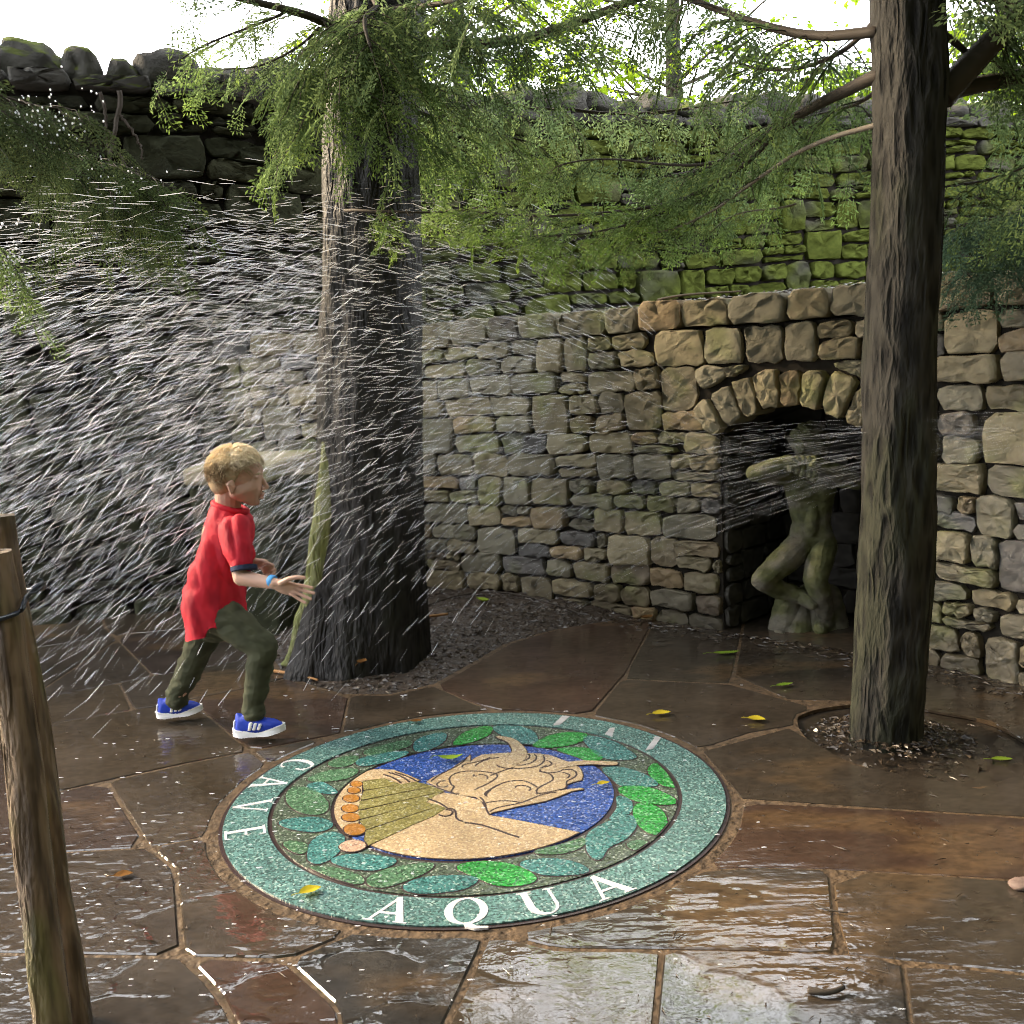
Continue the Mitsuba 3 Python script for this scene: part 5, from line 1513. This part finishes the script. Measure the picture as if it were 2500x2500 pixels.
def threads(p, v, rad, expo, seed, lmax=0.14):
    """Water drawn out into slim threads along its flight: three-sided spindles, one mesh."""
    g = np.random.default_rng(seed)
    n = len(p)
    d = unit(v)
    L = np.minimum(np.linalg.norm(v, axis=1) * expo, lmax) * g.uniform(0.6, 1.25, n)
    a = unit(np.cross(d, g.normal(0, 1, (n, 3))))
    b = np.cross(d, a)
    r = np.broadcast_to(rad, (n,))
    V = [p + d * (L / 2)[:, None]]
    for u in (0.36, -0.30):
        for k in range(3):
            c, s = math.cos(k * 2.0944), math.sin(k * 2.0944)
            V.append(p + d * (L * u)[:, None] + (a * c + b * s) * r[:, None])
    V.append(p - d * (L / 2)[:, None])
    V = np.stack(V, 1).reshape(-1, 3)
    f = []
    for k in range(3):
        m = (k + 1) % 3
        f += [[0, 1 + k, 1 + m], [1 + k, 4 + k, 4 + m], [1 + k, 4 + m, 1 + m], [4 + k, 7, 4 + m]]
    return TM(V, (np.array(f)[None] + 8 * np.arange(n)[:, None, None]).reshape(-1, 3))


SRC = atY(1440, 885, 4.74)
gw = np.random.default_rng(71)


def throw(n, seed, vz, vh, azim, t_range, spread):
    g = np.random.default_rng(seed)
    z, h, az = vz[0] + (vz[1] - vz[0]) * g.random(n) ** 0.75, g.uniform(*vh, n), np.radians(g.uniform(*azim, n))
    t, kd = g.uniform(*t_range, n), g.uniform(0.0, 0.05, n)
    v = np.stack([np.cos(az) * h, np.sin(az) * h, z], -1)
    p, dt = SRC + g.normal(0, spread, (n, 3)), 0.01
    for i in range(int(t_range[1] / dt)):
        on = (t > i * dt)[:, None]
        v = np.where(on, v + dt * (np.array([0, 0, -9.8]) - kd[:, None] * v * np.linalg.norm(v, axis=1, keepdims=True)), v)
        p = np.where(on, p + v * dt, p)
    return p, v, t


p, v, t = throw(38000, 72, (0.8, 5.15), (2.6, 7.4), (171, 204), (0.14, 1.0), 0.03)
ok = (p[:, 2] > 0.02) & ((p - CO) @ _f > 1.5) & (p[:, 0] > -4)
ok &= p[:, 1] < np.interp(p[:, 0], HIGH.p[:, 0], HIGH.p[:, 1]) - 0.12
ok &= gw.random(len(p)) < np.clip((t - 0.16) / 0.4, 0, 1) * np.clip(p[:, 2] / 0.9, 0.15, 1) * np.where((p[:, 1] < 3.6) & (p[:, 2] < 1.0), 0.3, 1.0)
p, v = p[ok], v[ok]
print('drops', ok.sum())
solo('water_spray', threads(p, v, 0.00025 + 0.0012 * gw.random(len(p)) ** 3.0, 0.0165, 73, 0.16), 'water', 'wide fan of white water drops flying left across the tall wall and the boy', 'water', kind='stuff')
# the fine jets close to their nozzles
p, v, t = throw(1000, 74, (0.3, 4.7), (3.6, 6.5), (172, 200), (0.05, 0.5), 0.02)
fine = [threads(p, v, 0.0002, 0.014, 75, 0.1)]
N2 = atY(2040, 800, 3.0)
dirn = unit(atY(1080, 1000, 4.3) - N2)
az0 = math.degrees(math.atan2(dirn[1], dirn[0]))
p, v, t = fly(1500, N2, 76, (8.0, 9.0), (-13, 4), (az0 - 7, az0 + 5), (0.02, 0.27), (0.02, 0.06), 0.02)
fine.append(threads(p, v, 0.00006 + 0.0002 * gw.random(len(p)) ** 3, 0.012, 77, 0.11))
solo('water_jet', cat(fine), 'water', 'fine misty jets of water crossing before the arched niche', 'water', kind='stuff')
# drops that cling to the wet sprays on the left, and splashes on the paving
beads = []
for (x, y, Y, sx_, sy_, n) in ((60, 235, 3.2, 60, 35, 130), (30, 490, 2.7, 30, 40, 60), (220, 370, 4.0, 70, 40, 60)):
    for _ in range(n):
        beads.append((atY(x + gw.normal(0, sx_), y + gw.normal(0, sy_), Y + gw.normal(0, 0.06)), gw.uniform(0.0015, 0.0035)))
oc = trimesh.creation.icosphere(subdivisions=1)
mb = cat([TM(np.array(oc.vertices) * r * [1, 1, 1.2] + c, oc.faces) for c, r in beads])
solo('water_beads', mb, 'water', 'clear drops hanging on the wet needles at the left', 'water', kind='stuff')
sp = []
while len(sp) < 420:
    x, y = gw.uniform(-1.9, 1.2), gw.uniform(1.55, 4.3)
    if gw.random() < math.exp(-((x + 0.9) / 0.9) ** 2 - ((y - 2.6) / 1.3) ** 2):
        sp.append((x, y))
sp = np.array(sp)
cup = TM(np.array(oc.vertices), oc.faces)
ms = [TM(np.array(oc.vertices) * np.array([r * e, r, r * 0.8]) + [x, y, 0.006], oc.faces) for (x, y), r, e in zip(sp, gw.uniform(0.0009, 0.0020, len(sp)), gw.uniform(1.5, 6, len(sp)))]
solo('splash', cat(ms), 'water', 'small splashes of water jumping off the wet paving', 'water', kind='stuff')

# ------------------------------------------------------------------ litter and leaves
gl = np.random.default_rng(81)
pts = np.c_[gl.uniform(-2.2, 2.3, 5200), 1.5 + 4.2 * gl.random(5200) ** 1.3]
keepm = [not (mosaic_disc.contains(Point(q)) and gl.random() < 0.93) and not bed.contains(Point(q)) and q[1] < np.interp(q[0], [-2, -1.5, 1.0, 1.9, 2.4], [5.8, 5.9, 4.9, 3.8, 2.4]) and gl.random() < (0.35 + 0.65 * (q[0] > 0.2)) for q in pts]
pts = pts[np.array(keepm)]
m, uv = scatter_bits(np.c_[pts, np.full(len(pts), 0.0045)], (0.0012, 0.0032), 0.5, 82, 3.0)
a, b = scatter_bits(np.c_[pts[::5] + 0.03, np.full(len(pts[::5]), 0.0045)], (0.0011, 0.0020), 0.7, 83, 13.0)
ring = []
while len(ring) < 1500:
    q = np.array([gl.normal(1.30, 0.13), gl.normal(3.44, 0.13)])
    if pit.contains(Point(q)) and np.linalg.norm(q - [1.25, 3.3]) < 0.34:
        ring.append(q)
ring = np.array(ring)
c, d = scatter_bits(np.c_[ring, -0.017 + 0.05 * np.exp(-(np.linalg.norm(ring - [1.25, 3.38], axis=1) / 0.19) ** 2)], (0.003, 0.010), 0.6, 84, 2.2)
base_w = LOW.at(gl.uniform(LOW.near((0.3, 5.5)), LOW.near((2.1, 3.6)), 900), 0.06 + np.abs(gl.normal(0, 0.09, 900)), np.full(900, 0.004))
e, f_ = scatter_bits(base_w, (0.003, 0.009), 0.5, 85, 3.0)
top_w = LOW.at(gl.uniform(LOW.near((-1.4, 6.2)), LOW.near((2.1, 3.6)), 1500), gl.uniform(-0.38, 0.02, 1500), np.full(1500, HL + 0.006))
g_, h_ = scatter_bits(top_w, (0.003, 0.010), 0.5, 86, 2.5)
solo('leaf_litter', cat([m, a, c, e, g_]), 'litter', 'brown needles and bits of litter scattered over the paving and wall top', 'litter', uv=np.vstack([uv, b, d, f_, h_]), kind='stuff')


def leaf(label, x, y, ln, wd, ang, m_, z=0.006, curl=0.25, seed=0, at=None):
    g = np.random.default_rng(seed)
    o = at if at is not None else gnd(x, y, z)
    t = np.linspace(0, 1, 9)
    w = wd * np.sin(np.pi * t) ** 0.8 * (1 - 0.25 * t)
    v = []
    for k in (-1, -0.5, 0, 0.5, 1):
        v.append(np.c_[ln * (t - 0.5), k * w / 2, ln * curl * ((t - 0.5) ** 2) * 1.2 + 0.5 * abs(k) * w * 0.45 + 0.0005 * g.normal(0, 1, 9)])
    v = np.stack(v, 1).reshape(-1, 3)
    i, j = np.meshgrid(np.arange(8), np.arange(4), indexing='ij')
    q = np.stack([i * 5 + j, i * 5 + j + 1, (i + 1) * 5 + j + 1, (i + 1) * 5 + j], -1).reshape(-1, 4)
    c, s = math.cos(ang), math.sin(ang)
    R = np.array([[c, -s, 0], [s, c, 0], [0, 0, 1]])
    m = TM(v @ R.T + o, np.vstack([q[:, :3], q[:, [0, 2, 3]]]))
    st = tube((np.array([[-ln * 0.5, 0, ln * curl * 0.3], [-ln * 0.65, 0, ln * curl * 0.3 + 0.001], [-ln * 0.8, 0.1 * ln, 0.001]]) @ R.T) + o, [0.0011, 0.0010, 0.0008], 5)
    m = cat([m, st])
    solo('fallen_leaf', m, m_, label, 'leaf', smooth=True, uv=np.tile([0.6, g.uniform(0.2, 0.7)], (len(m.vertices), 1)))


leaf('bright green leaf standing on the dark mulch below the curved wall', 912, 1128, 0.10, 0.06, -0.9, 'leaf_green', curl=0.5, at=gnd(912, 1134, 0.07))
leaf('long pale green leaf on the paving before the arched niche', 1370, 1233, 0.13, 0.04, 0.05, 'leaf_green', seed=1)
leaf('green leaf on the paving between the niche leaf and the slender trunk', 1480, 1293, 0.08, 0.035, 0.3, 'leaf_green', seed=2)
leaf('yellow leaf on the paving beyond the upper edge of the mosaic', 1248, 1347, 0.075, 0.05, 0.2, 'leaf_yellow', seed=3)
leaf('yellow leaf left of the tree pit of the slender trunk', 1427, 1358, 0.07, 0.05, -0.4, 'leaf_yellow', seed=4)
leaf('curled green leaf lying on the blue field beside the ear of the mosaic figure', 850, 1432, 0.09, 0.04, 0.05, 'leaf_green', z=0.012, curl=0.6, seed=5)
leaf('small yellow leaf lying on the blue field at the right of the mosaic', 1138, 1479, 0.045, 0.03, 0.3, 'leaf_yellow', z=0.012, seed=6)
leaf('yellow green leaf lying on the lower left rim of the mosaic', 585, 1682, 0.06, 0.045, 0.5, 'leaf_yellow', z=0.010, seed=7)
leaf('dark brown leaf on the wet paving between the stakes and the mosaic', 232, 1652, 0.055, 0.04, 0.2, 'leaf_brown', seed=8)
leaf('dead brown leaf at the upper left rim of the mosaic', 786, 1361, 0.05, 0.03, 0.1, 'leaf_brown', z=0.01, seed=9)
leaf('brown leaf at the foot of the curved wall near the niche', 1222, 1166, 0.09, 0.06, 0.4, 'leaf_brown', z=0.02, curl=0.5, seed=10)
leaf('brown leaf leaning on the roots of the thick trunk', 683, 1228, 0.07, 0.05, 1.3, 'leaf_brown', curl=0.5, seed=11, at=gnd(683, 1250, 0.09))
leaf('dull green leaf in the wet hollow right of the slender trunk', 1890, 1434, 0.07, 0.035, -0.1, 'leaf_green', z=-0.014, seed=12)


def stick(label, pts, r, m_='twig'):
    c = spline(pts, 20)
    solo('stick', tube(c, np.linspace(r, r * 0.6, 20), 7), m_, label, 'stick', smooth=True)


mat('orange_wood', princ((0.34, 0.17, 0.06), 0.6, 0.3))
stick('pale orange broken stick on the mulch right of the thick trunk', [gnd(775, 1166, 0.10), gnd(808, 1163, 0.10), gnd(845, 1158, 0.10)], 0.010, 'orange_wood')
stick('reddish stick lying before the mulch left of the thick trunk', [gnd(518, 1266, 0.012), gnd(556, 1272, 0.015), gnd(600, 1283, 0.012)], 0.008, 'orange_wood')
stick('dark broken twig on the paving near the lower right corner', [gnd(1525, 1868, 0.012), gnd(1560, 1872, 0.013), gnd(1592, 1862, 0.014)], 0.008)
stick('thin dark twig on the large flagstone at the right', [gnd(1530, 1701, 0.008), gnd(1565, 1716, 0.009), gnd(1600, 1722, 0.008)], 0.003)
stick('long thin twig lying on the mulch at the foot of the curved wall', [gnd(800, 1145, 0.06), gnd(950, 1118, 0.08), gnd(1030, 1135, 0.06), gnd(1100, 1160, 0.03)], 0.005)
stick('dark twig lying on top of the curved wall', [LOW.at(np.array([LOW.near((0.95, 5.0)) + q]), np.array([0.0]), np.array([HL + z]))[0] for q, z in ((-0.25, 0.02), (-0.1, 0.03), (0.1, 0.025), (0.22, 0.02))], 0.007)
pk = ruffle(skin(ellipsoid(gnd(1930, 1668, 0.008), (0.036, 0.028, 0.014), 24), 0.012, 2), lambda P: 0.012 * (meshkit.fbm(P * 50, 3, 3) - 0.5))
mat('pink_stone', princ(proc(lambda p, n, uv: mi.Color3f(0.14, 0.10, 0.085) * (0.5 + fbm(p.x * 60, p.y * 60, p.z * 60, 3))), 0.6, 0.3))
solo('loose_stone', pk, 'pink_stone', 'pinkish loose stone on the paving at the right edge', 'stone', smooth=True)
